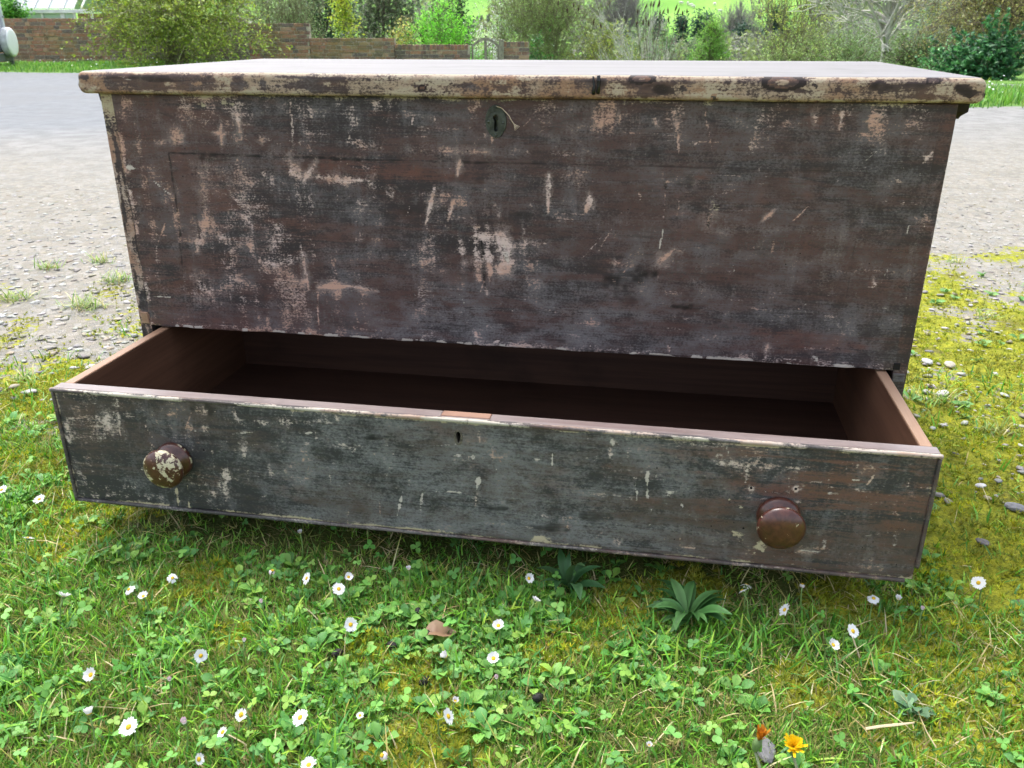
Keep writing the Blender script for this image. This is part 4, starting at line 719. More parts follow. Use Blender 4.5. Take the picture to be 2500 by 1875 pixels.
# pebbles bedded in the yard
hx = np.arange(7)*2*np.pi/7; T = np.concatenate([[(0, 0, .42)], np.stack([np.cos(hx)*.62, np.sin(hx)*.62, np.full(7, .33)], 1), np.stack([np.cos(hx+.3), np.sin(hx+.3), np.full(7, 0.)], 1), np.stack([np.cos(hx+.3)*.85, np.sin(hx+.3)*.85, np.full(7, -.3)], 1)])
FT = [(0, 1+k, 1+(k+1) % 7) for k in range(7)]; FQ = [(1+k, 8+k, 8+(k+1) % 7, 1+(k+1) % 7) for k in range(7)]+[(8+k, 15+k, 15+(k+1) % 7, 8+(k+1) % 7) for k in range(7)]
x, y = scatter(44000, -3.2, 2.9, .05, 3.9, lambda x, y: z_stone(x, y)*seen(x, y)*(1-.45*z_moss(x, y))*np.where(np.abs(x) < .5, .10, .62)*np.where(x > 0, sst(4.2, .8, y), sst(2.6, .5, y)), r2); n = len(x)
Tn = T[None]*(1+r2.normal(0, .16, (n, 22, 1)))*np.stack([1+.45*r2.random(n), np.ones(n)*.85, .45+.35*r2.random(n)], 1)[:, None]
R_ = rot_from(np.stack([r2.normal(0, .08, n), r2.normal(0, .08, n), np.ones(n)], 1), r2.random(n)*6.28)
V, F = instance(Tn, [FT, FQ], np.stack([x, y, gz(x, y)+.0005+.005*z_moss(x, y)], 1), R_, (.0030+.0085*r2.random(n)**2.0)*np.where(x > .45, .72, 1))
C = np.repeat(pick([(.29, .28, .25), (.23, .222, .205), (.35, .34, .315), (.18, .172, .16), (.27, .235, .17), (.43, .42, .41)], n, .15, r=r2)[:, None], 22, 1).reshape(-1, 3)
def mat_pebble():
    m, t, b, out = mat_new('pebble'); c = ATT(t, 'col')[4]; n = NOISE(t, COORD(t), 180, 4, .6)
    t.links.new(MIX(t, MA(t, 'MULTIPLY', SS(t, n, .45, .7), .4), c, (.16, .15, .10)), b.inputs['Base Color']); b.inputs['Roughness'].default_value = .75; return m
tag(link('gravel', mesh_np('gravel', V, F, {'col': C}, True), mat_pebble()), 'pale pebbles bedded in the yard surface', 'gravel', kind='stuff')

# verge grass along the wall and the strip on the right
x, y = scatter(56000, -18, -3, 11, 17.5, lambda x, y: z_verge(x, y)*(azimuth(x, y) < -26)*.5, r2); n = len(x)
x2, y2 = scatter(38000, 1.6, 8, 7, 11, lambda x, y: z_verge(x, y)*(azimuth(x, y) < 32)*.6, r2); x = np.concatenate([x, x2]); y = np.concatenate([y, y2]); n = len(x)
V, F, C = blades(x, y, .04+.07*r2.random(n), .008+.008*r2.random(n), pick([(.09, .23, .03), (.14, .32, .045), (.07, .19, .03), (.20, .33, .06)], n, .2, r=r2), (.1, .9), .5, r=r2)
tag(link('verge_grass', mesh_np('verge_grass', V, F, {'col': C}), M_GRASS), 'bright green grass verge beyond the yard', 'grass', kind='stuff')
# white daisies dotted over the verges, too many and small to count
hx = np.arange(8)*2*np.pi/8; T = np.concatenate([[(0, 0, .1)], np.stack([np.cos(hx), np.sin(hx), np.zeros(8)], 1)]); FT = [(0, 1+k, 1+(k+1) % 8) for k in range(8)]
xa, ya = scatter(420, 1.8, 6, 7.6, 10.2, lambda x, y: z_verge(x, y)*sst(.45, .6, fbm(x*2, y*2, 3, 3))*.8, r2); xb, yb = scatter(500, -15, -7, 12.2, 16.5, lambda x, y: z_verge(x, y)*.4, r2)
x = np.concatenate([xa, xb]); y = np.concatenate([ya, yb]); n = len(x)
V, F = instance(T, [FT], np.stack([x, y, gz(x, y)+.09+.05*r2.random(n)], 1), rot_from(np.stack([r2.normal(0, .3, n), r2.normal(-.3, .3, n), np.ones(n)], 1), r2.random(n)), .007+.006*r2.random(n))
tag(link('verge_daisies', mesh_np('verge_daisies', V, F, {'col': np.full((len(V), 3), .82)}), M_PETAL), 'tiny white daisies scattered over the far verges', 'flowers', kind='stuff')

# ------------------------------------------------------------------ daisies and other single plants in the lawn
M_DISC = mat_flat('daisy_disc', (.62, .40, .02), .8, 0, .35, 900, .8); M_STEM = mat_flat('stem_green', (.16, .26, .07), .6, 0, .3, 60)
def petal_mesh(name, el, length, nP, tint, seed, droop=0.0, gap=0.0):
    r = np.random.default_rng(seed); V = []; F = []; C = []
    for k in range(nP):
        if r.random() < gap: continue
        a = 2*math.pi*(k+.35*(r.random()-.5))/nP; e = el+(r.random()-.5)*.28; L = length*(.86+.26*r.random()); n0 = len(V); wb = .00065; wm = .00125*(length/.0075); tw = (r.random()-.5)*.5
        d = np.array((math.cos(a), math.sin(a), 0)); sd = np.array((-math.sin(a), math.cos(a), tw*.4)); p = d*.0024
        for i, (t, wd) in enumerate(((0, wb), (.45, wm), (.85, wm*.92), (1, wm*.35))):
            ee = e-droop*t; q = p+L*t*(d*math.cos(ee)+np.array((0, 0, math.sin(ee)))); V += [q-sd*wd, q+sd*wd]
            c = np.array((.78, .79, .80))*(1-tint*t)+np.array((.72, .36, .46))*tint*t; C += [c, c]
        F += [(n0, n0+1, n0+3, n0+2), (n0+2, n0+3, n0+5, n0+4), (n0+4, n0+5, n0+7, n0+6)]
    return mesh_np(name, np.array(V), [np.array(F)], {'col': np.array(C)})
PET = {'open': [petal_mesh('petals', .12, .0078, 24, .03, i) for i in range(4)], 'flat': [petal_mesh('petals', -.08, .0078, 22, .05, 10+i, .3, .08) for i in range(3)], 'cup': [petal_mesh('petals', .62, .0078, 24, .08, 20+i) for i in range(3)],
       'closed': [petal_mesh('petals', 1.15, .0075, 22, .12, 30+i) for i in range(3)], 'bud': [petal_mesh('petals', 1.38, .0058, 18, .7, 40+i) for i in range(2)], 'wilt': [petal_mesh('petals', .2, .0070, 16, .45, 50, 1.6, .2)], 'small': [petal_mesh('petals', .35, .0055, 20, .1, 60)]}
disc_me = MB().lathe([(-.0012, .0016), (-.0003, .0029), (.0006, .0031), (.0014, .0026), (.0020, .0014), (.0022, .0002)], (0, 0, 0), 'z', 14).mesh('disc', True); disc_me.materials.append(M_DISC)
cal_me = MB().lathe([(-.0042, .0009), (-.0030, .0024), (-.0010, .0031), (-.0002, .0029)], (0, 0, 0), 'z', 12).mesh('calyx', True); cal_me.materials.append(mat_flat('calyx_green', (.10, .17, .05), .7))
for L in PET.values():
    for me in L: me.materials.append(M_PETAL)
DIRS = {'c': (-.15, -1), 'l': (-1, -.1), 'r': (1, -.1), 'b': (.1, 1), 'cr': (.7, -.7), 'cl': (-.8, -.6), 'br': (.7, .7), 'bl': (-.7, .7)}
def daisy(u, v, kind, d, k, sc, label, h=.034):
    sc *= .70; k *= 1.5
    p = at_z(u, v, h); dv = np.array((*DIRS[d], 0.0)); dv /= np.linalg.norm(dv); nrm = np.array((0, 0, 1.0))+dv*k; nrm /= np.linalg.norm(nrm)
    r = random.Random(int(u*7+v)); base = p-np.array((dv[0]*.010*k+r.uniform(-.006, .006), dv[1]*.010*k+r.uniform(-.004, .008), h)); base[2] = float(gz(base[0], base[1]))
    t = thing('daisy', label, 'daisy', base, 'daisies growing in the lawn'); loc = p-base
    q = Vector(nrm).to_track_quat('Z', 'Y').to_euler(); Lm = PET[kind]
    for nm, me in (('petals', Lm[int(u) % len(Lm)]), ('disc', disc_me), ('calyx', cal_me)):
        if nm == 'disc' and kind == 'bud': continue
        o = link(nm, me, None, t); o.location = loc; o.rotation_euler = q; o.scale = (sc,)*3
    e = loc-nrm*.0038*sc; m0 = e-nrm*.010; mid = np.array((m0[0]*.7, m0[1]*.7, m0[2]*.55)); MB().tube([(0, 0, -.004), mid*.6, mid, m0, e], [.0010, .0009, .0008, .0008, .0009], 6).obj('stem', M_STEM, t, True)
DAISIES = [
 (68,1314,'open','b',.45,1.05,'white daisy seen edge on near the left border, below the drawer corner'),
 (156,1456,'cup','b',.55,1.15,'pale daisy tipped back on a pale stalk in the left clover'),
 (315,1439,'flat','cl',.35,1.0,'flat open daisy with yellow eye, left neighbour of a half shut daisy'),
 (350,1456,'cup','c',.2,.9,'half shut white daisy just right of a flat open one'),
 (421,1411,'flat','cr',.45,.9,'daisy with lopsided petals on a long leaning stalk over yellow moss'),
 (665,1393,'wilt','br',.3,1.0,'pinkish wilting daisy with purple petal backs under the left drawer shadow'),
 (490,1601,'open','cr',1.1,1.0,'daisy turned sideways to the right, half its petals showing, left of centre'),
 (222,1648,'cup','c',.55,1.1,'cup shaped daisy with bright yellow eye above a closed white one at left'),
 (218,1743,'closed','bl',.35,1.15,'closed all white daisy below the cup shaped one at far left'),
 (314,1775,'open','c',.30,1.25,'largest fully open daisy in the bottom left corner area'),
 (450,1764,'bud','c',.1,1.15,'fat pink daisy bud right of the largest open daisy'),
 (589,1745,'small','c',.5,1.15,'small daisy with big yellow eye, upper one of a close pair'),
 (544,1788,'small','cl',.4,1.0,'small ragged daisy, lower one of a close pair'),
 (485,1854,'small','r',1.2,1.0,'daisy cut by the bottom edge, only a few petals and yellow showing'),
 (596,1565,'bud','b',.2,.8,'tiny whitish bud among grass right of the sideways daisy'),
 (638,1470,'bud','c',.1,.85,'small pink bud left of the upper daisy cluster'),
 (414,1660,'bud','cr',.2,.8,'small reddish bud low in the left clover'),
 (749,1412,'open','cl',.9,1.05,'daisy tilted left with long narrow petals below the drawer'),
 (827,1438,'open','cr',.45,1.05,'open starry daisy, lowest of three under the left half of the drawer'),
 (851,1409,'cup','cr',.45,.85,'half open pale pink daisy, topmost of three under the drawer'),
 (856,1525,'open','cr',.8,1.1,'ragged daisy with drooping petals left of the brown dead leaf'),
 (998,1390,'closed','c',.1,.75,'little closed daisy standing on a tall stalk under the drawer middle'),
 (1217,1528,'cup','c',.25,1.05,'cup daisy on a long bare stalk right of the brown dead leaf'),
 (1089,1603,'closed','l',.55,1.05,'nodding white daisy seen from behind on a thin stalk'),
 (1205,1608,'cup','c',.35,1.05,'open daisy with pale eye below the long stalked cup daisy'),
 (1111,1712,'closed','cr',.25,.8,'small shut daisy just above a sideways facing one'),
 (1094,1749,'open','r',.95,1.1,'daisy facing right with bright eye near the lower middle'),
 (733,1752,'open','cl',.35,1.2,'big open daisy with raised petals, bottom left of centre'),
 (879,1747,'small','c',.2,.7,'tiny yellowish daisy bud half hidden in leaves'),
 (754,1868,'cup','c',.1,1.05,'daisy at the very bottom edge left of the yellow moss'),
 (933,1844,'wilt','cl',.6,1.0,'withered daisy with folded petals beside the bottom moss patch'),
 (1212,1655,'bud','c',.1,.8,'tiny white bud under the open daisy with pale eye'),
 (1291,1412,'cup','cr',.75,.95,'pinkish side on daisy, upper of two in the drawer shadow'),
 (1307,1466,'cup','br',.5,.95,'white daisy bunched with leaves, lower of two near the drawer shadow'),
 (1822,1428,'flat','b',.8,1.0,'daisy seen from behind in deep shade under the right knob'),
 (1812,1441,'flat','bl',.7,.8,'smaller shaded daisy back touching its taller neighbour'),
 (1585,1821,'closed','c',.1,.7,'lone tiny white daisy in the grass at the bottom right of centre'),
 (1916,1489,'open','l',1.0,1.1,'daisy facing left in the shade below the right knob'),
 (2082,1541,'open','cr',.6,1.1,'upper of two bright daisies right of the broad leaved plant'),
 (2034,1575,'cup','cr',.5,1.0,'lower of two bright daisies right of the broad leaved plant'),
 (2133,1461,'flat','c',.15,1.0,'flat daisy with dark underside just under the drawer right end'),
 (2193,1463,'closed','c',.1,.85,'shut daisy with pink base below the drawer right end'),
 (2389,1423,'open','cl',.6,1.15,'single open daisy on the moss right of the drawer'),
 (1959,1426,'wilt','b',.2,.8,'faded greyish daisy deep in the shade right of the knob'),
 (2252,1487,'bud','c',.1,.8,'grey bud at the edge of the moss below the drawer corner'),
 (96,1219,'open','c',.25,1.1,'open daisy with yellow eye close to the drawer lower left corner'),
 (4,1196,'open','c',.25,1.1,'daisy cut by the left edge of the picture'),
 (733,1301,'closed','c',.1,.8,'dim closed daisy in the dark under the drawer left half')]
for a in DAISIES: daisy(*a)

# ribwort plantain and other rosettes
r3 = np.random.default_rng(5)
def ribbed(name, label, u, v, n, size, pal, elev, tpl=BLADE, cat='plant'):
    p = at_z(u, v, .01); t = thing(name, label, cat, (p[0], p[1], 0)); z0 = float(gz(p[0], p[1]))
    for k in range(n):
        V, F, C = rosette(p[0], p[1], 1, size*(.75+.4*r3.random()), pal, tpl, r3, elev); V = V-np.array((p[0], p[1], 0))
        a = k*2.399; R_ = np.array(((math.cos(a), -math.sin(a), 0), (math.sin(a), math.cos(a), 0), (0, 0, 1))); V[:, 2] += .002*(k % 4)
        link('leaf', mesh_np('leaf', V@R_.T, F, {'col': C*np.tile(np.array([1.1, .8, 1.1]), len(C)//3)[:, None]}, True), bpy.data.materials['weed_leaf'], t)
ribbed('plantain', 'dark green ribbed plantain rosette with long strap leaves under the drawer', 1680, 1505, 30, .058, [(.05, .15, .04), (.07, .18, .05), (.09, .21, .06)], (.0, .38))
ribbed('plantain', 'smaller dim plantain rosette in the drawer shadow left of the large one', 1390, 1425, 12, .055, [(.04, .11, .035), (.06, .14, .05)], (.1, .9))
ribbed('rosette_weed', 'grey green felted rosette among straw near the lower right corner', 2225, 1725, 12, .026, [(.11, .21, .10), (.15, .25, .13)], (.1, .6), SPOON, 'weed')
# grass tufts standing alone in the yard
def tuft(u, v, n, size, label):
    p = at_z(u, v, 0); q = np.random.default_rng(int(u+v)); x = q.normal(0, size*.45, n); y = q.normal(0, size*.30, n); t = None
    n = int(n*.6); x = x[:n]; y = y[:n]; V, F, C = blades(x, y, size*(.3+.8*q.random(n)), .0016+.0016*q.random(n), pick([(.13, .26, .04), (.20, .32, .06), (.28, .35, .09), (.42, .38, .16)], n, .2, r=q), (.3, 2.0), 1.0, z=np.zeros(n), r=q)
    o = link('grass_tuft', mesh_np('grass_tuft', V, F, {'col': C}), M_GRASS); o.location = (p[0], p[1], float(gz(p[0], p[1]))); tag(o, label, 'grass tuft', 'grass tufts in the yard')
for a in ((120, 655, 150, .045, 'uppermost spiky grass tuft on the left part of the yard'), (42, 735, 190, .055, 'grass tuft beside the left picture edge'), (212, 752, 220, .058, 'fullest grass tuft, left of the chest side'), (285, 690, 150, .05, 'low grass tuft touching the chest left side'),
          (250, 640, 110, .05, 'straggly yellowish grass tuft above the low one by the chest'), (60, 925, 90, .04, 'thin grass tuft at the gravel edge left of the drawer'), (2290, 985, 110, .04, 'grass tuft close behind the drawer right side'), (2420, 1060, 100, .035, 'grass tuft in the moss at the right picture edge'),
          (2330, 640, 60, .03, 'small weed tuft on the right gravel'), (2405, 780, 90, .035, 'flat grass tuft on mossy gravel at right')): tuft(*a)
# loose stones on the moss
for i, (u, v, s, cl, lb) in enumerate(((2262, 887, .012, (.40, .40, .40), 'flat pale grey stone behind the drawer right corner'), (2318, 893, .013, (.34, .31, .25), 'tan flat stone right of the pale one'), (2300, 968, .013, (.42, .41, .39), 'whitish long stone beside the drawer side'), (2393, 1188, .007, (.52, .51, .51), 'small white stone alone on the moss'),
        (2478, 1243, .012, (.16, .16, .17), 'dark slate chip at the right picture edge'), (2396, 1335, .008, (.14, .13, .13), 'dark stone just above the small weed on the moss'), (1868, 1838, .012, (.13, .13, .13), 'dark stone at the bottom edge by the withered dandelion'), (480, 690, .0, (0, 0, 0), ''))):
    if not lb: continue
    p = at_z(u, v, 0); q = np.random.default_rng(i); me = bpy.data.meshes.new('stone'); import bmesh
    bm = bmesh.new(); bmesh.ops.create_icosphere(bm, subdivisions=2, radius=1)
    for w_ in bm.verts: w_.co *= 1+.25*(vnoise(w_.co.x*1.5+i, w_.co.y*1.5+w_.co.z, i)-.5); w_.co.x *= s*1.3; w_.co.y *= s*.8; w_.co.z *= s*.42
    bm.to_mesh(me); bm.free(); o = link('stone', me, mat_flat('stone_%d' % i, cl, .75, 0, .25, 120)); o.location = (p[0], p[1], float(gz(p[0], p[1]))+s*.15+.004); o.rotation_euler = (0, 0, q.random()*3); tag(o, lb, 'stone', 'loose stones')
# droppings
pm = MB().lathe([(-.0058, .0008), (-.0045, .0032), (-.001, .0042), (.003, .0038), (.0052, .0020), (.0060, .0006)], (0, 0, 0), 'z', 12).mesh('dropping', True); pm.materials.append(mat_flat('dropping_dark', (.012, .010, .009), .6, 0, .4, 400, .8))
for i, (u, v, h, lb) in enumerate(((1044, 1548, .012, 'dark dropping lying on the brown dead leaf'), (956, 1574, .006, 'dark dropping lower left of the brown dead leaf'), (823, 1592, .006, 'dark dropping left of the middle moss patch'), (1022, 1497, .006, 'dark dropping above the brown dead leaf'), (1313, 1698, .012, 'upright dark dropping among round leaves right of centre'), (1036, 1662, .006, 'brown dropping on the middle moss patch'))):
    p = at_z(u, v, h); o = link('dropping', pm); o.location = (p[0], p[1], h+float(gz(p[0], p[1]))); o.rotation_euler = (1.4 if i != 4 else .3, .3*i, i*1.1); o.scale = (1.15,)*3; tag(o, lb, 'dropping', 'small dark droppings')
# dead leaf
p = at_z(1076, 1552, .008); T, F = leaf_template([.05, .22, .30, .27, .16, .02], .12, .5); T = T*.038; T[:, 2] += .004*np.sin(T[:, 0]*160)
o = link('dead_leaf', mesh_np('dead_leaf', T-np.array((.02, 0, 0)), [F], {'col': np.tile(np.array([[.30, .19, .11], [.22, .13, .08], [.34, .23, .14]]), (6, 1))}, True), bpy.data.materials['weed_leaf']); o.location = (p[0], p[1], .010+float(gz(p[0], p[1]))); o.rotation_euler = (.15, 0, .25); tag(o, 'curled brown dead leaf lying in the grass below the drawer', 'leaf')
# straw blade
m = []
for (pts, wd, lb) in ((((2112, 1780), (2150, 1774), (2190, 1770), (2232, 1767)), .0022, 'long pale dry straw blade lying across the lower right grass'), (((2240, 1740), (2262, 1790), (2285, 1828)), .0018, 'short bent dry blade right of the long pale straw')):
    P = np.array([at_z(u, v, .012) for u, v in pts]); V = []
    for i, q in enumerate(P): V += [q+np.array((0, -wd*(1 if i < len(P)-1 else .2), .001)), q+np.array((0, 0, .0025)), q+np.array((0, wd*(1 if i < len(P)-1 else .2), .0))]
    F = [f for i in range(len(P)-1) for f in ((3*i, 3*i+1, 3*i+4, 3*i+3), (3*i+1, 3*i+2, 3*i+5, 3*i+4))]
    tag(link('straw_blade', mesh_np('straw_blade', np.array(V), [np.array(F)], {'col': np.tile(np.array([[.62, .52, .33]]), (len(V), 1))}), M_GRASS), lb, 'straw')
# dandelions
def dandelion(u, v, h, col, tip, el, nP, L, label, d, tilt):
    p = at_z(u, v, h); b = np.array((p[0]+.012, p[1]-.02, float(gz(p[0], p[1]-.02)))); t = thing('dandelion', label, 'dandelion', b); loc = p-b; r = random.Random(int(u)); V = []; F = []; C = []
    for k in range(nP):
        a = k*2.399; e = el+.5*(k/nP)+r.uniform(-.25, .25); LL = L*(1-.35*k/nP)*r.uniform(.8, 1.15); dd = np.array((math.cos(a)*math.cos(e), math.sin(a)*math.cos(e), math.sin(e))); sd = np.array((-math.sin(a), math.cos(a), 0)); n0 = len(V)
        for tt, wd in ((0.05, .0007), (.5, .0014), (1, .0010)): q = dd*LL*tt+np.array((0, 0, .002)); V += [q-sd*wd, q+sd*wd]; c = np.array(col)*(1-tt)+np.array(tip)*tt; C += [c, c]
        F += [(n0, n0+1, n0+3, n0+2), (n0+2, n0+3, n0+5, n0+4)]
    dv = Vector((*DIRS[d], 0)).normalized()*tilt+Vector((0, 0, 1)); q = dv.to_track_quat('Z', 'Y').to_euler()
    o = link('petals', mesh_np('petals', np.array(V), [np.array(F)], {'col': np.array(C)}), M_PETAL, t); o.location = loc; o.rotation_euler = q
    c_ = MB().lathe([(-.011, .0015), (-.008, .0034), (-.002, .0042), (.003, .0032)], (0, 0, 0), 'z', 12).obj('calyx', bpy.data.materials['calyx_green'], t, True); c_.location = loc; c_.rotation_euler = q
    MB().tube([(0, 0, -.005), loc*np.array((.5, .4, .5)), loc-np.array(dv.normalized())*.010], [.0016, .0014, .0013], 7).obj('stem', mat_flat('dandelion_stem', (.20, .24, .12), .6), t, True)
dandelion(1937, 1826, .040, (.72, .40, .005), (.82, .55, .01), .62, 40, .0125, 'bright yellow dandelion flower near the bottom right', 'c', .35)
dandelion(1850, 1812, .055, (.35, .10, .01), (.62, .26, .03), 1.12, 54, .0145, 'withered rust orange dandelion beside the yellow one', 'r', .15)

# ------------------------------------------------------------------ garden wall, gate, greenhouse, trailer
WB = np.array((-12.2, 16.87, 0.0)); WA = math.radians(8); WD = np.array((math.cos(WA), math.sin(WA), 0)); WN = np.array((math.sin(WA), -math.cos(WA), 0))
def on_wall(u, v, off=0.0):
    """point of the wall's front plane (moved back by off) at that place, as (along, z, world)"""
    d = ray(u, v); t = ((WB-WN*off-CAM)@WN)/(d@WN); P = CAM+d*t; return (P-WB)@WD, P[2], P
def mat_brick():
    m, t, b, out = mat_new('old_brick'); r = RND(t); g = t.nodes.new('ShaderNodeNewGeometry').outputs['Position']
    rp = t.nodes.new('ShaderNodeValToRGB'); t.links.new(r, rp.inputs[0]); cr = rp.color_ramp; cr.interpolation = 'CONSTANT'
    cols = [(.29, .13, .08), (.22, .11, .08), (.34, .17, .10), (.12, .09, .085), (.31, .135, .09), (.19, .10, .08), (.38, .24, .16), (.27, .15, .085), (.16, .12, .105)]
    while len(cr.elements) < len(cols): cr.elements.new(.5)
    for i, c in enumerate(cols): cr.elements[i].position = i/len(cols); cr.elements[i].color = (*c, 1)
    n = NOISE(t, g, 13, 5, .7); n2 = NOISE(t, g, 1.3, 4, .6); n3 = NOISE(t, g, 45, 3, .6)
    col = MIX(t, MA(t, 'MULTIPLY', SS(t, n, .42, .68), .6), rp.outputs[0], (.24, .165, .12)); col = MIX(t, MA(t, 'MULTIPLY', SS(t, n2, .48, .66), .6), col, (.21, .17, .055)); col = MIX(t, MA(t, 'MULTIPLY', SS(t, n3, .54, .72), .65), col, (.42, .39, .35)); n4 = NOISE(t, g, 2.6, 4, .65); col = MIX(t, MA(t, 'MULTIPLY', SS(t, n4, .52, .66), .7), col, (.06, .05, .05))
    t.links.new(col, b.inputs['Base Color']); b.inputs['Roughness'].default_value = .9; t.links.new(BUMP(t, n3, .6, .01), b.inputs['Normal']); return m
M_BRICK = mat_brick(); M_MORTAR = mat_flat('lime_mortar', (.36, .32, .25), .95, 0, .35, 14, .5)
def brick_mesh(L, H, D, seed):
    b_ = MB().box(0, L, 0, D, 0, H, .005); V = b_.V[0]; r = np.random.default_rng(seed); V += r.normal(0, .0018, V.shape); me = b_.mesh('brick'); me.materials.append(M_BRICK); return me
B_S = [brick_mesh(.215, .065, .06, i) for i in range(4)]; B_H = [brick_mesh(.1025, .065, .06, 9+i) for i in range(3)]; B_E = [brick_mesh(.065, .1025, .10, 20+i) for i in range(3)]
def brick_wall(u0, u1, vtop, zbase, vlow, label, coping=False, u_split=None, th=.23):
    s0, s1 = on_wall(u0, 75)[0], on_wall(u1, 75)[0]; ztop = on_wall((u0+u1)/2, vtop)[1]; zv = on_wall((u0+u1)/2, vlow)[1]; ssp = on_wall(u_split, 75)[0] if u_split else s1
    o = WB+WD*s0; t = thing('brick_wall', label, 'wall', (o[0], o[1], zbase)); t.rotation_euler = (0, 0, WA); L = s1-s0; H = ztop-zbase; r = random.Random(int(u0)); low = MB()
    MB().box(.006, L-.006, .009, th, 0, H-.012).obj('mortar_core', M_MORTAR, t)
    z = H; row = 0
    if coping:
        x = 0.0
        while x < L-.05:
            b_ = link('brick', r.choice(B_E), None, t); b_.location = (x, -.008+r.uniform(-.004, .003), z-.1025+r.uniform(-.004, .004)); x += .0755
        z -= .113
    while z > .02:
        z -= .075; x = -(.06 if row % 2 else 0.0)
        seq = 0
        while x < L-.03:
            hd = ((seq+row) % 2 == 1); seq += 1; mesh = r.choice(B_H if hd else B_S); ln = .1025 if hd else .215
            a = max(x, 0); 
            if a+ln > L+.02: ln = L-a; 
            if ln < .05: break
            sc = (min(ln, x+(.1025 if hd else .215)-a))/(.1025 if hd else .215)
            if sc > .25:
                y_ = r.uniform(-.006, .004)
                if z+zbase > zv-.02 and s0+a < ssp:
                    b_ = link('brick', mesh, None, t); b_.location = (a, y_, z+r.uniform(-.002, .002)); b_.scale = (sc, 1, 1); b_.rotation_euler = (0, 0, r.uniform(-.01, .01))
                else: low.box(a, a+(.1025 if hd else .215)*sc, y_, .06, z, z+.065, .004)
            x += (.1025 if hd else .215)+.010
        row += 1
    if low.V: tag(low.obj('lower_courses', M_BRICK, t), kind='stuff')
    return t
brick_wall(-40, 603, 43.5, 0.0, 152, 'long old brick wall behind the big arching shrub on the left', False, 330)
brick_wall(604, 753, 56, -1.4, 150, 'tall dark red brick wall end right of the big arching shrub', False)
brick_wall(754, 961, 92, -1.4, 150, 'middle stretch of brick wall stepping down, under the yellow leafed bush', False)
brick_wall(962, 1146, 109, -1.4, 150, 'lowest stretch of brick wall left of the arched gate', True)
brick_wall(1229, 1292, 102, -1.4, 150, 'short brick wall stub right of the arched gate', True)

# arched garden gate
M_GWOOD = mat_flat('weathered_gate_wood', (.22, .20, .16), .85, 0, .35, 12)
s0 = on_wall(1149, 75)[0]; s1 = on_wall(1219, 75)[0]; zt = on_wall(1186, 91)[1]; zs = on_wall(1149, 112)[1]; zb = -1.33; o = WB+WD*s0+WN*-.1
gate = thing('garden_gate', 'weathered wooden arched garden gate between two low brick walls', 'gate', (o[0], o[1], zb)); gate.rotation_euler = (0, 0, WA); W_ = s1-s0; H1 = zs-zb; H2 = zt-zb
def arch(x): q = abs(x-W_/2)/(W_/2); return H1+(H2-H1)*(1-q**1.7)
for a, b in ((0, .045), (W_-.05, W_)): MB().box(a, b, 0, .05, 0, H1+.01, .004).obj('stile', M_GWOOD, gate)
MB().box(W_/2-.032, W_/2+.032, -.006, .045, 0, H2-.03, .004).obj('centre_stile', M_GWOOD, gate)
for h in (.12, H1*.48): MB().box(.045, W_-.05, .005, .040, h, h+.09, .004).obj('rail', M_GWOOD, gate)
for sg in (0, 1):
    xs_ = np.linspace(0, W_/2, 8) if sg == 0 else np.linspace(W_/2, W_, 8); V = []
    for x_ in xs_: z_ = arch(x_); V += [(x_, -.004, z_-.06), (x_, -.004, z_), (x_, .048, z_), (x_, .048, z_-.06)]
    F = [(4*i+k, 4*i+(k+1) % 4, 4*i+4+(k+1) % 4, 4*i+4+k) for i in range(7) for k in range(4)]+[(0, 1, 2, 3), (28, 31, 30, 29)]
    MB().add(V, F).obj('arch_rail', M_GWOOD, gate)
for i in range(1, 8):
    x_ = W_*i/8
    if i != 4: MB().box(x_-.004, x_+.004, .015, .023, .12, arch(x_)-.05).obj('bar', M_GWOOD, gate)
P = on_wall(1224, 75)[2]; gp = MB().box(-.055, .055, -.055, .055, 0, on_wall(1224, 99)[1]+1.36, .006); gp.box(-.062, .062, -.062, .062, on_wall(1224, 99)[1]+1.362, on_wall(1224, 96.5)[1]+1.36, .012)
o = gp.obj('gate_post', M_GWOOD); o.location = (P[0], P[1], -1.36); o.rotation_euler = (0, 0, WA); tag(o, 'weathered square gate post right of the arched gate', 'gate post')

# greenhouse behind the wall
M_WHITE = mat_flat('old_white_paint', (.70, .71, .70), .6, 0, .12, 6); m, t, b, out = mat_new('greenhouse_glass'); M_GLASS = m
b.inputs['Base Color'].default_value = (.50, .56, .60, 1); b.inputs['Roughness'].default_value = .12; b.inputs['Transmission Weight'].default_value = .45; b.inputs['IOR'].default_value = 1.3
OFF = 1.6; sa = on_wall(30, 27, OFF)[0]; sb = on_wall(226, 27, OFF)[0]; ze = on_wall(120, 27, OFF)[1]; o = WB+WD*sa-WN*OFF; Lg = sb-sa
gh = thing('greenhouse', 'white framed glass greenhouse roof showing above the brick wall', 'greenhouse', (o[0], o[1], 0)); gh.rotation_euler = (0, 0, WA)
MB().box(0, Lg, -.06, .06, ze-.045, ze+.035, .004).obj('eaves_beam', M_WHITE, gh); MB().box(0, Lg, -.02, .12, .0, .55, .004).obj('base_wall', M_BRICK, gh)
def local(u, v): a = on_wall(u, v, OFF); return a[0]-sa
for u in (40, 103, 150, 155, 182, 224): x_ = local(u, 36); MB().box(x_-.02, x_+.02, -.02, .03, .55, ze-.045).obj('post', M_WHITE, gh)
for u0, u1 in ((40, 103), (103, 150), (155, 182)): MB().box(local(u0, 36)+.022, local(u1, 36)-.022, .0, .006, .55, ze-.047).obj('pane', M_GLASS, gh)
SL = 1.9; ANG = math.radians(38); us = [30, 52, 83, 117, 150, 180, 200]
xs_ = [local(u, 26) for u in us]
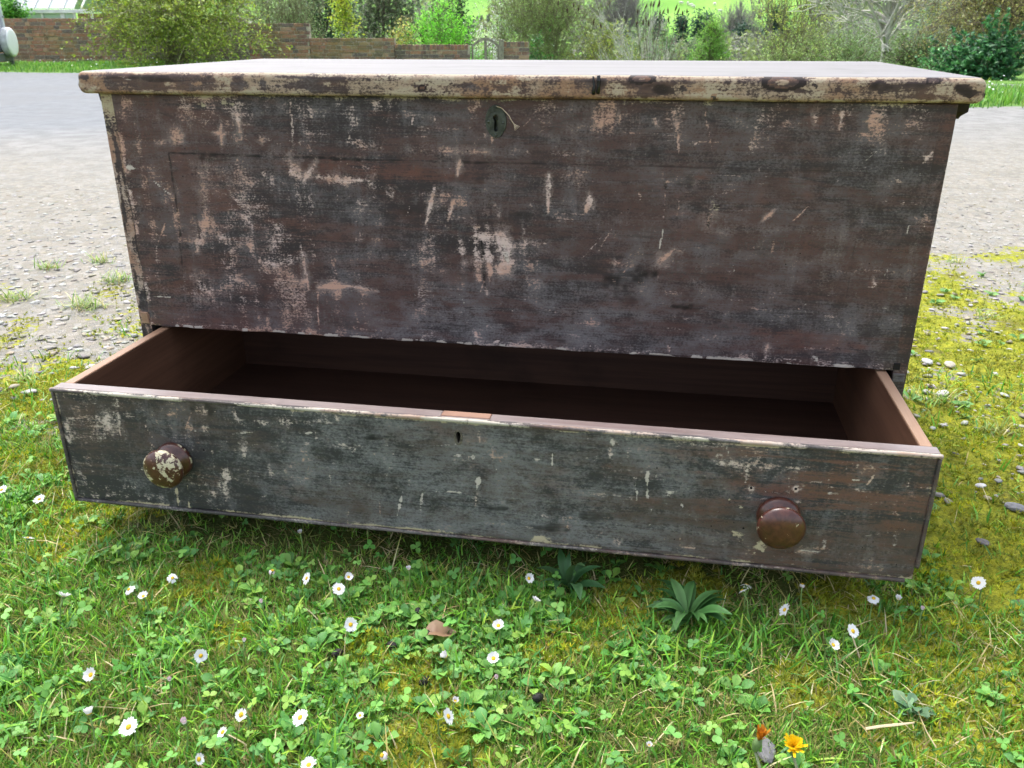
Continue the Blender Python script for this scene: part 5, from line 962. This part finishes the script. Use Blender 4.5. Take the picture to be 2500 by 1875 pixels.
def slanted(x0, x1, w0, lift, th): # a bar or pane lying on the roof slope
    c, s = math.cos(ANG), math.sin(ANG); V = []
    for tt in (w0, SL):
        for x_ in (x0, x1):
            for h in (lift, lift+th): V.append((x_, tt*c-h*s, ze+.036+tt*s+h*c))
    return MB().add(V, [(0, 2, 3, 1), (4, 5, 7, 6), (0, 1, 5, 4), (2, 6, 7, 3), (0, 4, 6, 2), (1, 3, 7, 5)])
for i, x_ in enumerate(xs_): slanted(x_-(.05 if us[i] == 150 else .016), x_+(.06 if us[i] == 150 else .016), .0, .008, .03).obj('rafter', M_WHITE, gh)
for i in range(len(xs_)-1):
    if us[i] < 180: slanted(xs_[i]+.062 if us[i] == 150 else xs_[i]+.018, xs_[i+1]-(.052 if us[i+1] == 150 else .018), .01, .012, .006).obj('pane', M_GLASS, gh)
c, s = math.cos(ANG)*SL, math.sin(ANG)*SL
MB().box(0, Lg, c-.04, c+.04, ze+s, ze+s+.08).obj('ridge', M_WHITE, gh); MB().box(0, Lg, c*2-.02, c*2+.05, 0, ze).obj('back_wall', M_BRICK, gh)
V = [(0, c, ze+s+.03), (Lg, c, ze+s+.03), (Lg, 2*c, ze+.03), (0, 2*c, ze+.03)]; MB().add(V+[(x_, y_, z_-.01) for x_, y_, z_ in V], [(0, 1, 2, 3), (7, 6, 5, 4), (0, 4, 5, 1), (1, 5, 6, 2), (2, 6, 7, 3), (3, 7, 4, 0)]).obj('rear_roof', M_GLASS, gh)

# trailer at the left picture edge
M_TR = mat_flat('trailer_panel', (.58, .61, .65), .35, .1, .06, 2, .05); M_TRD = mat_flat('trailer_frame', (.16, .17, .18), .5, .4, .2, 6); M_COV = mat_flat('wheel_cover', (.86, .87, .89), .45, 0, .05, 3, .02); M_TY = mat_flat('tyre', (.05, .05, .05), .8)
pf = at_z(24, 152, .0)+np.array((.9, -.9, 0))*0; pf = at_depth(24, 150, 16.4); n_ = np.array((.95, .31, 0)); n_ /= np.linalg.norm(n_); tr = thing('trailer', 'pale grey trailer with a round white spare wheel at the left edge', 'trailer', (pf[0], pf[1], 0)); tr.rotation_euler = (0, 0, math.atan2(n_[1], n_[0]))
MB().box(-3.2, 0, -1.9, 0, .26, 1.9, .03).obj('body', M_TR, tr); MB().box(.002, .05, -.06, .015, .22, 1.92, .006).obj('corner_post', mat_flat('post_grey', (.64, .67, .70), .4, .2, .1), tr)
MB().box(-3.2, .06, -1.92, .02, .10, .24, .01).obj('chassis_rail', M_TRD, tr); MB().box(.0015, .012, -1.88, -.08, .30, 1.86, .003).obj('door_panel', mat_flat('door_grey', (.56, .59, .63), .4, .1, .08), tr)
for yy in (-.45, -1.5): w_ = link('wheel', MB().lathe([(0, .10), (.0, .27), (.03, .30), (.14, .30), (.17, .27), (.17, .10)], (0, 0, 0), sides=28).mesh('wheel', True), M_TY, tr); w_.location = (-1.4, -.1 if yy > -1 else -1.75, .30)
sw = link('spare_wheel', MB().lathe([(0, .20), (0, .245), (.02, .262), (.11, .262), (.125, .255)], (0, 0, 0), sides=40).mesh('spare_wheel', True), mat_flat('wheel_band', (.50, .51, .53), .5), tr); sw.location = (.055, -.17, .44); sw.rotation_euler = (0, 0, math.pi/2)
cv = link('wheel_cover', MB().lathe([(.1255, .252), (.138, .240), (.146, .20), (.150, .10), (.151, .003)], (0, 0, 0), sides=40).mesh('wheel_cover', True), M_COV, sw)
MB().box(.012, .06, -.30, -.04, .36, .52, .006).obj('wheel_bracket', M_TRD, tr); MB().lathe([(0, .012), (.05, .012)], (.07, -.03, .88), sides=10).obj('latch', M_TRD, tr); MB().box(.0, .07, -.02, .05, .02, .24, .004).obj('prop_leg', M_TRD, tr)

# ------------------------------------------------------------------ shrubs and trees
M_BK = {'brown': mat_bark('bark_brown', (.075, .055, .04), (.16, .125, .09)), 'grey': mat_bark('bark_grey', (.19, .18, .16), (.33, .31, .28)), 'pale': mat_bark('bark_pale', (.34, .33, .29), (.52, .50, .45)), 'olive': mat_bark('bark_olive', (.12, .12, .06), (.23, .21, .12))}
def tubes(P0, P1, R0, R1, k=5):
    P0, P1, R0, R1 = map(np.asarray, (P0, P1, R0, R1)); d = P1-P0; d = d/(np.linalg.norm(d, axis=1, keepdims=True)+1e-9); ref = np.where(np.abs(d[:, 2:3]) < .9, np.array([[0, 0, 1.]]), np.array([[1., 0, 0]])); a = np.cross(d, ref); a /= np.linalg.norm(a, axis=1, keepdims=True)+1e-9; b = np.cross(d, a)
    th = np.arange(k)*2*np.pi/k; ring = a[:, None]*np.cos(th)[None, :, None]+b[:, None]*np.sin(th)[None, :, None]
    V = np.concatenate([P0[:, None]+ring*R0[:, None, None], P1[:, None]+ring*R1[:, None, None]], 1); i = np.arange(k); F = np.stack([i, (i+1) % k, k+(i+1) % k, k+i], 1); off = (np.arange(len(P0))*2*k)[:, None, None]
    return V.reshape(-1, 3), [(F[None]+off).reshape(-1, 4)]
LEAFQ = (np.array([(-.5, 0, 0), (0, -.27, .05), (.5, 0, -.04), (0, .27, .05)]), np.array([(0, 1, 2), (0, 2, 3)]))
NEEDQ = (np.array([(-.5, 0, 0), (0, -.09, .02), (.5, 0, 0), (0, .09, .02)]), np.array([(0, 1, 2), (0, 2, 3)]))
def plant(name, label, cat, u, D, vtop, wpx, pal, n_leaf=6000, leaf=.05, n_clump=120, clump=.16, stems=6, bark='brown', shape='round', low=.05, twigs=0, up=.3, droop=0.0, seed=0, group=None, r0=.03, tpl=LEAFQ, depth=.8, vbase=None, jit=.25, crown_name='crown', trunkless=False, twig_r=.006, wood_t=.55, limbs=0):
    r = np.random.default_rng(seed+int(u*3)+int(D)); base = at_depth(u, 75, D); gzv = float(terrain(base[0], base[1])); base[2] = gzv if vbase is None else at_depth(u, vbase, D)[2]
    top = at_depth(u, vtop, D)[2]; H = max(top-base[2], .3); Wd = wpx*D/FPX; t = thing(name, label, cat, base, group)
    # clump centres inside the crown
    q = r.normal(size=(n_clump, 3)); q /= np.linalg.norm(q, axis=1, keepdims=True); rad = r.random(n_clump)**.45; q *= rad[:, None]*(1+.22*r.normal(size=(n_clump, 1)))
    z01 = (q[:, 2]+1)/2
    if shape == 'cone': z01 = r.random(n_clump)**1.4; f = (1-z01)**.85+.04; aa = r.random(n_clump)*6.283; rr = f*r.random(n_clump)**.45; q[:, 0] = np.cos(aa)*rr; q[:, 1] = np.sin(aa)*rr
    elif shape == 'vase': f = .35+.75*z01; q[:, 0] *= f*1.2; q[:, 1] *= f*1.2
    elif shape == 'dome': z01 = np.abs(q[:, 2]); q[:, :2] *= 1.0
    elif shape == 'column': z01 = r.random(n_clump); aa = r.random(n_clump)*6.283; rr = r.random(n_clump)**.5*(1-.5*z01**3); q[:, 0] = np.cos(aa)*rr; q[:, 1] = np.sin(aa)*rr
    Cc = np.stack([q[:, 0]*Wd*.5, q[:, 1]*Wd*.5*depth, H*(low+(1-low)*np.clip(z01, 0, 1.05))], 1)
    # limbs: curved from the base to some of the clumps, then twigs to the others
    P0, P1, R0, R1 = [], [], [], []; nodes = []
    ns = max(stems, 1); tgt = Cc[r.choice(n_clump, min(n_clump, max(ns*3, 8, limbs)), replace=False)]; single = shape in ('cone',) or stems == 1
    if stems == 1:
        pts = [np.zeros(3)]; hh = H*(.95 if shape == 'cone' else .42)
        for k in range(1, 6): pts.append(np.array((r.normal(0, .02*H), r.normal(0, .02*H), hh*k/5)))
        for a, b_, k in zip(pts[:-1], pts[1:], range(5)): P0.append(a); P1.append(b_); R0.append(r0*(1-.13*k)); R1.append(r0*(1-.13*(k+1))); nodes.append(b_)
    for j, g in enumerate(tgt):
        st = np.array((r.normal(0, .06*Wd), r.normal(0, .04*Wd), 0)) if stems > 1 else nodes[min(len(nodes)-1, int(r.integers(1, 5)))]
        if shape == 'cone': st = np.array((0, 0, min(g[2]*1.02+.02*H, H*.93)))
        ctl = st+(g-st)*np.array((.25, .25, .65))+r.normal(0, .05*H, 3); ctl[2] += droop*H*.15; prev = st; rr0 = r0*(.55 if stems > 1 else .5)*(.6+.5*r.random())
        for k in range(1, 6):
            s = k/5; pt = (1-s)**2*st+2*s*(1-s)*ctl+s*s*g; P0.append(prev); P1.append(pt); R0.append(rr0*(1-.8*(s-.2))); R1.append(rr0*(1-.8*s)); prev = pt; nodes.append(pt)
    nodes = np.array(nodes)
    for g in Cc:
        k = np.argmin(np.linalg.norm(nodes-g, axis=1)+r.random(len(nodes))*.12*H); a = nodes[k]; m_ = (a+g)/2+r.normal(0, .03*H, 3); P0 += [a, m_]; P1 += [m_, g]; R0 += [twig_r*1.3, twig_r]; R1 += [twig_r, twig_r*.6]
    if twigs:
        src = Cc[r.integers(0, n_clump, twigs)]; d = (src-np.array((0, 0, H*.35))); d /= np.linalg.norm(d, axis=1, keepdims=True)+1e-6; d = d*.7+r.normal(0, .45, d.shape); d[:, 2] += up; L = clump*(1.2+1.6*r.random(twigs))
        m_ = src+d*(L*.5)[:, None]; e = m_+(d+r.normal(0, .35, d.shape))*(L*.5)[:, None]; e[:, 2] -= droop*L
        P0 += list(src)+list(m_); P1 += list(m_)+list(e); R0 += [twig_r*.8]*twigs+[twig_r*.6]*twigs; R1 += [twig_r*.6]*twigs+[twig_r*.25]*twigs
    V, F = tubes(P0, P1, np.array(R0), np.array(R1), 4 if twigs > 400 else 5); link('trunk' if stems == 1 else 'stems', mesh_np('trunk', V, F), M_BK[bark], t)
    if n_leaf:
        n_leaf = int(n_leaf*1.35); leaf *= 1.12
        k = r.integers(0, n_clump, n_leaf); off = r.normal(0, 1, (n_leaf, 3))*clump*np.array((1, 1, .75)); pos = Cc[k]+off; pos[:, 2] -= droop*np.abs(off[:, 0])*.8
        if twigs:
            kk = r.random(n_leaf) < wood_t; j = r.integers(0, twigs, n_leaf); s = r.random((n_leaf, 1)); tw = m_[j]*(1-s)+e[j]*s+r.normal(0, clump*.10, (n_leaf, 3)); pos = np.where(kk[:, None], tw, pos)
        pos[:, 2] = np.maximum(pos[:, 2], .01*H+.02); nr = r.normal(0, 1, (n_leaf, 3)); nr[:, 2] = np.abs(nr[:, 2])+.5; nr += q[k]*.5
        V, F = instance(tpl[0], [tpl[1]], pos, rot_from(nr, r.random(n_leaf)*6.283), leaf*(.55+.8*r.random(n_leaf)))
        cl = np.clip(pick(pal, n_clump, jit, r=r)*np.array((1.32, 1.62, 1.42)), 0, .9); C = np.clip(cl[k]*(1+(r.random((n_leaf, 1))-.5)*.55)*(1+(r.random((n_leaf, 3))-.5)*.15), 0, 1)
        link(crown_name, mesh_np('crown', V, F, {'col': np.repeat(C[:, None], 4, 1).reshape(-1, 3)}), M_LEAF, t)
    return t
YG = [(.175, .20, .03), (.24, .255, .045), (.14, .165, .03), (.29, .285, .06)]
# --- left, in front of and behind the wall
plant('arching_shrub', 'big arching yellow green shrub in front of the brick wall', 'shrub', 425, 16.2, -75, 405, YG+[(.16, .20, .03)], 22000, .050, 230, .20, 16, 'olive', 'round', .08, 1500, .1, .35, 1, r0=.022, twig_r=.007)
plant('leafy_bush', 'dark glossy green bush between the trailer and the greenhouse', 'bush', 38, 19.2, -22, 62, [(.04, .12, .02), (.08, .20, .03), (.12, .27, .04)], 3500, .06, 60, .10, 4, 'brown', 'round', .2, seed=2)
plant('willow_shrub', 'pale grey green willow of upright wands behind the tall wall end', 'shrub', 700, 23, -110, 230, [(.22, .26, .12), (.28, .31, .17), (.18, .22, .10)], 7000, .04, 140, .16, 20, 'olive', 'vase', .2, 1500, .9, 0, 3, r0=.018)
plant('dark_evergreen', 'dark evergreen tree left of the yellow leafed bush', 'tree', 800, 30, -170, 130, [(.018, .045, .018), (.03, .065, .022), (.045, .075, .03)], 9000, .09, 120, .26, 1, 'brown', 'column', .05, seed=4, r0=.1)
plant('yellow_bush', 'yellow leafed bush standing over the middle wall', 'bush', 843, 21.5, -12, 125, [(.36, .36, .04), (.46, .42, .06), (.26, .30, .04), (.20, .27, .05)], 5500, .055, 90, .13, 6, 'olive', 'cone', .1, 300, .4, 0, 5)
plant('holm_oak', 'grey green evergreen oak behind the yellow leafed bush', 'tree', 940, 27, -150, 170, [(.055, .075, .035), (.085, .105, .055), (.040, .055, .03), (.12, .13, .08)], 14000, .06, 190, .22, 1, 'brown', 'round', .15, 300, .2, 0, 6, r0=.12)
plant('tawny_bush', 'small bush with yellow and orange young leaves right of the evergreen oak', 'bush', 985, 22, 38, 80, [(.34, .27, .06), (.40, .30, .10), (.20, .26, .05), (.12, .22, .04)], 2600, .05, 60, .12, 5, 'brown', 'round', .2, seed=7)
plant('round_bush', 'bright fresh green rounded bush above the low wall', 'bush', 1082, 21.5, -4, 152, [(.16, .40, .04), (.22, .48, .06), (.12, .32, .035), (.28, .52, .09)], 15000, .038, 170, .14, 8, 'brown', 'round', .12, 600, .3, 0, 8, jit=.16)
plant('dark_conifer', 'dark conifer top peeping behind the bright rounded bush', 'tree', 1118, 34, -70, 95, [(.015, .045, .022), (.025, .06, .03)], 6000, .10, 90, .22, 1, 'brown', 'cone', .05, seed=9, r0=.09)
plant('blossom_shrub', 'shrub with white blossom above the arched gate', 'shrub', 1222, 24, -25, 110, [(.62, .63, .55), (.30, .36, .14), (.24, .30, .12), (.70, .70, .64)], 5000, .045, 90, .16, 6, 'brown', 'round', .15, 300, .4, 0, 10)
plant('gate_blossom', 'pale blossoming bush seen through the arched gate', 'bush', 1186, 21.8, 96, 96, [(.66, .72, .58), (.50, .60, .32), (.34, .46, .15), (.76, .80, .70)], 6500, .040, 80, .10, 5, 'brown', 'round', .1, seed=11)
plant('willow_tree', 'tall olive green willow right of the arched gate', 'tree', 1330, 23.5, -130, 300, [(.18, .22, .07), (.25, .28, .10), (.13, .17, .05), (.22, .24, .10)], 22000, .038, 260, .20, 14, 'olive', 'vase', .1, 1800, .7, 0, 12, r0=.03)
plant('ivy_stump', 'dark ivy mass at the end of the short wall stub', 'ivy', 1315, 20.3, 106, 75, [(.02, .075, .018), (.035, .11, .025), (.06, .15, .03)], 3500, .05, 70, .10, 4, 'brown', 'dome', .05, seed=13)
# --- middle: scrub, seed heads, conifers on the far bank
plant('yellow_scrub', 'yellow green scrub bush left of the pale bare stems', 'bush', 1482, 22.5, 66, 170, [(.28, .27, .04), (.20, .22, .04), (.34, .31, .06), (.13, .17, .04)], 8000, .04, 120, .14, 8, 'olive', 'round', .1, 500, .4, 0, 14)
plant('bare_grey_tree', 'hazy grey leafless tree behind the scrub, left of the pasture', 'tree', 1503, 60, -40, 150, [(.20, .19, .17), (.25, .23, .21)], 2500, .10, 160, .5, 1, 'grey', 'round', .2, 2600, .7, 0, 15, r0=.16, twig_r=.02)
plant('pale_stemmed_shrub', 'bare shrub with pale crooked stems in front of grey green scrub', 'shrub', 1565, 19.5, 48, 190, [(.20, .24, .14), (.16, .20, .11)], 700, .035, 46, .14, 6, 'pale', 'vase', .2, 260, .7, 0, 16, r0=.030, twig_r=.008)
plant('grey_scrub', 'grey green scrub behind the pale stemmed shrub', 'bush', 1590, 25, 70, 210, [(.13, .18, .09), (.18, .23, .13), (.09, .14, .06), (.22, .25, .10)], 9000, .045, 130, .18, 8, 'olive', 'round', .05, 300, .3, 0, 17)
plant('young_larch', 'bright green feathery young conifer in the middle distance', 'tree', 1738, 20.5, 60, 180, [(.17, .28, .055), (.22, .34, .07), (.12, .22, .04), (.15, .26, .06)], 20000, .060, 190, .13, 1, 'brown', 'cone', .02, 900, .25, .25, 18, tpl=NEEDQ, r0=.04, jit=.2)
for i, (u, D, vt, wp, lb) in enumerate(((1606, 75, 36, 50, 'narrow dark conifer left of the pair on the far bank'), (1664, 80, 42, 40, 'slim dark conifer standing alone below the pasture'), (1706, 78, 22, 46, 'tallest dark conifer below the pasture'), (1727, 82, 34, 44, 'dark conifer just right of the tallest one'), (1812, 70, 58, 60, 'squat dark conifer right of the bright feathery one'), (1898, 60, 22, 60, 'dark ivy clad tree left of the tall bare tree'))):
    plant('dark_conifer', lb, 'conifer', u, D, vt, wp, [(.018, .042, .034), (.03, .058, .045), (.022, .05, .03)], 4500, .22, 70, .35, 1, 'brown', 'cone', .05, seed=30+i, r0=.15, group='dark conifers on the far bank')
for i, (u, D, vt, wp, lb) in enumerate(((1790, 110, 14, 70, 'left one of two rounded grey leafless trees below the pasture'), (1838, 112, 10, 80, 'right one of two rounded grey leafless trees below the pasture'), (2035, 75, -40, 150, 'purplish leafless tree behind the yellow sapling'), (2330, 62, 10, 130, 'grey leafless tree left of the russet tree'))):
    plant('leafless_tree', lb, 'tree', u, D, vt, wp, [(.15, .145, .14), (.20, .19, .175), (.17, .18, .14)], 3500, .16, 150, .55, 1, 'grey', 'round', .15, 1800, .6, 0, 40+i, r0=.2, twig_r=.03, group='leafless trees in the distance')
# dried seed heads on tall stalks
p = at_depth(1600, 75, 17.5); bd = thing('seed_head_shrub', 'bare shrub of thin stalks tipped with dark dried seed heads', 'shrub', (p[0], p[1], float(terrain(p[0], p[1])))); base = np.array(bd.location); rr = random.Random(3)
MSD = mat_flat('dried_seed', (.055, .028, .018), .9, 0, .4, 60); hd = MB().lathe([(0, .006), (.03, .016), (.07, .018), (.11, .010), (.15, .002)], (0, 0, 0), 'z', 7).mesh('seed_head'); hd.materials.append(MSD)
for (u, v) in ((1556, 24), (1575, 12), (1588, 9), (1594, 8), (1606, 10), (1610, 6), (1617, 26), (1631, 24), (1648, 18), (1654, 24), (1667, 28), (1677, 24), (1554, 52), (1570, 54), (1578, 44), (1584, 56), (1610, 30), (1632, 46), (1400, 8), (1412, 18), (1448, 52), (1468, 60), (1385, 22), (1362, 5)):
    e = at_depth(u, v+9, 17.5+rr.uniform(-.4, .4))-base; b0 = np.array((e[0]*.35+rr.uniform(-.2, .2), e[1]*.3, 0)); mid = (b0+e)/2+np.array((rr.uniform(-.05, .05), 0, .1))
    MB().tube([b0, mid, e], [.006, .005, .003], 4).obj('stalk', M_BK['brown'], bd); o = link('seed_head', hd, None, bd); o.location = e; o.rotation_euler = (rr.uniform(-.3, .3), rr.uniform(-.4, .4), 0); o.scale = (1, 1, rr.uniform(.6, 1.0))
# --- right
plant('yellow_sapling', 'slender sapling with sparse yellow young leaves right of the pasture', 'tree', 1935, 20, -60, 200, [(.38, .38, .10), (.30, .33, .08), (.45, .43, .14)], 2600, .042, 110, .16, 7, 'olive', 'vase', .25, 700, .8, 0, 50, r0=.02, wood_t=.9)
plant('lime_scrub', 'lime green twiggy scrub below the yellow sapling', 'bush', 1945, 19.2, 78, 250, [(.25, .29, .10), (.32, .35, .13), (.19, .23, .08), (.16, .19, .09)], 9000, .038, 150, .13, 10, 'olive', 'round', .1, 900, .6, 0, 51)
plant('green_scrub', 'mid green scrub left of the bare tree trunk', 'bush', 2085, 21, 82, 190, [(.16, .21, .085), (.21, .26, .11), (.13, .17, .075)], 7000, .04, 120, .15, 8, 'olive', 'round', .1, 400, .4, 0, 52)
plant('bare_tree', 'bare grey tree with crooked spreading branches right of centre', 'tree', 2170, 16.5, -120, 330, [(.25, .26, .20)], 500, .03, 90, .22, 1, 'pale', 'round', .22, 1100, .45, 0, 53, r0=.085, twig_r=.0125, vbase=152, limbs=22)
plant('grey_hedge', 'grey green hedge behind the bare tree', 'hedge', 2200, 26, 34, 420, [(.15, .17, .11), (.19, .21, .14), (.12, .14, .09), (.22, .21, .16)], 15000, .05, 230, .24, 14, 'grey', 'dome', .05, 1500, .4, 0, 54)
plant('olive_scrub', 'low olive scrub at the foot of the hedge left of the laurel', 'bush', 2275, 15.5, 112, 170, [(.13, .17, .06), (.18, .22, .09), (.09, .13, .05)], 6000, .035, 100, .12, 8, 'brown', 'dome', .05, 500, .5, 0, 55)
plant('laurel_bush', 'dark glossy laurel bush at the right end of the yard', 'bush', 2410, 11.6, 104, 140, [(.028, .085, .035), (.045, .12, .045), (.065, .155, .06), (.02, .06, .03)], 7000, .060, 120, .12, 7, 'brown', 'dome', .02, 200, .4, 0, 56)
plant('laurel_bush', 'lighter young laurel shoot left of the dark laurel', 'bush', 2318, 12.2, 150, 70, [(.10, .22, .09), (.16, .28, .13), (.07, .16, .06)], 1300, .045, 40, .08, 5, 'brown', 'dome', .02, 120, .7, 0, 57)
plant('russet_tree', 'drooping russet gold tree in the top right corner', 'tree', 2450, 14.2, -130, 300, [(.29, .215, .085), (.34, .26, .11), (.25, .215, .08), (.22, .18, .09)], 20000, .034, 220, .20, 1, 'brown', 'round', .20, 1500, -.2, .7, 58, r0=.08, twig_r=.006, vbase=195)
# the wooded bank behind: reads as one mass
rw = np.random.default_rng(77); nW = 30000; uu = 540+2060*rw.random(nW); DD = 38+30*rw.random(nW)
vt = np.interp(uu, (540, 1090, 1125, 1185, 1210, 1410, 1440, 1540, 1565, 1600, 1750, 1775, 1860, 1880, 2000, 2030, 2320, 2350, 2600), (-60, -60, 46, 46, -20, -30, 40, 60, 104, 104, 104, 90, 90, 76, 66, -30, -30, 14, -40))
vv = vt+(160-vt)*rw.random(nW)**.9+(fbm(uu/16, DD/3, 3, 3)-.5)*55; pos = CAM+DD[:, None]*(FW+RT[None]*((uu-1250)/FPX)[:, None]-UP[None]*((vv-937.5)/FPX)[:, None])
pal = np.array([(.11, .17, .075), (.17, .235, .10), (.09, .13, .075), (.20, .24, .13), (.24, .31, .11), (.18, .185, .145)]); ci = (fbm(uu/30, DD/7, 9, 3)*9).astype(int) % 6
Cw = np.clip(pal[ci]*(.7+.6*rw.random((nW, 1))), 0, 1); V, F = instance(LEAFQ[0], [LEAFQ[1]], pos, rot_from(rw.normal(0, 1, (nW, 3))+np.array((0, -.4, .6)), rw.random(nW)*6.28), .16+.26*rw.random(nW))
tag(link('woodland', mesh_np('woodland', V, F, {'col': np.repeat(Cw[:, None], 4, 1).reshape(-1, 3)}), M_LEAF), 'hazy mixed woodland filling the bank behind the garden', 'woodland', kind='stuff')
# sheep on the hill
M_WOOL = mat_flat('wool', (.62, .60, .55), .95); M_FACE = mat_flat('sheep_face', (.10, .09, .08), .9)
bd_me = None
def sheep(u, v, label, rz):
    d = ray(u, v); t = 200.0
    while t < 700 and (CAM+d*t)[2] > float(terrain(*(CAM+d*t)[:2])): t += 1.0
    P = CAM+d*t; s = thing('sheep', label, 'sheep', (P[0], P[1], float(terrain(P[0], P[1]))), 'sheep grazing on the hill'); s.rotation_euler = (0, 0, rz)
    b_ = MB(); prof = [(-.55, .05), (-.50, .24), (-.30, .33), (0, .35), (.28, .33), (.45, .26), (.60, .17), (.74, .13), (.92, .11), (1.0, .05)]; V = []; zc = [.68, .68, .68, .67, .67, .70, .72, .64, .50, .44]; k = 10
    for (x_, r_), z_ in zip(prof, zc):
        for i in range(k): a = 2*math.pi*i/k; V.append((x_, r_*.9*math.cos(a), z_+r_*math.sin(a)))
    F = [(i*k+j, i*k+(j+1) % k, (i+1)*k+(j+1) % k, (i+1)*k+j) for i in range(len(prof)-1) for j in range(k)]+[tuple(range(k))[::-1], tuple((len(prof)-1)*k+j for j in range(k))]; b_.add(V, F)
    for x_, y_ in ((-.38, .14), (-.38, -.14), (.32, .14), (.32, -.14)): b_.tube([(x_, y_, .5), (x_+.03, y_, .26), (x_, y_, 0)], [.09, .05, .04], 6)
    b_.obj('body', M_WOOL, s, True)
for i, (u, v, lb) in enumerate(((1662, 13, 'leftmost grazing sheep on the hill pasture'), (1679, 15, 'second grazing sheep from the left on the hill'), (1687, 19, 'sheep in the middle of the loose hill group'), (1693, 22, 'lowest sheep of the loose hill group'), (1744, 15, 'sheep grazing apart from the group on the right'), (1757, 33, 'sheep lowest down near the far grey trees'))): sheep(u, v, lb, i*1.3)
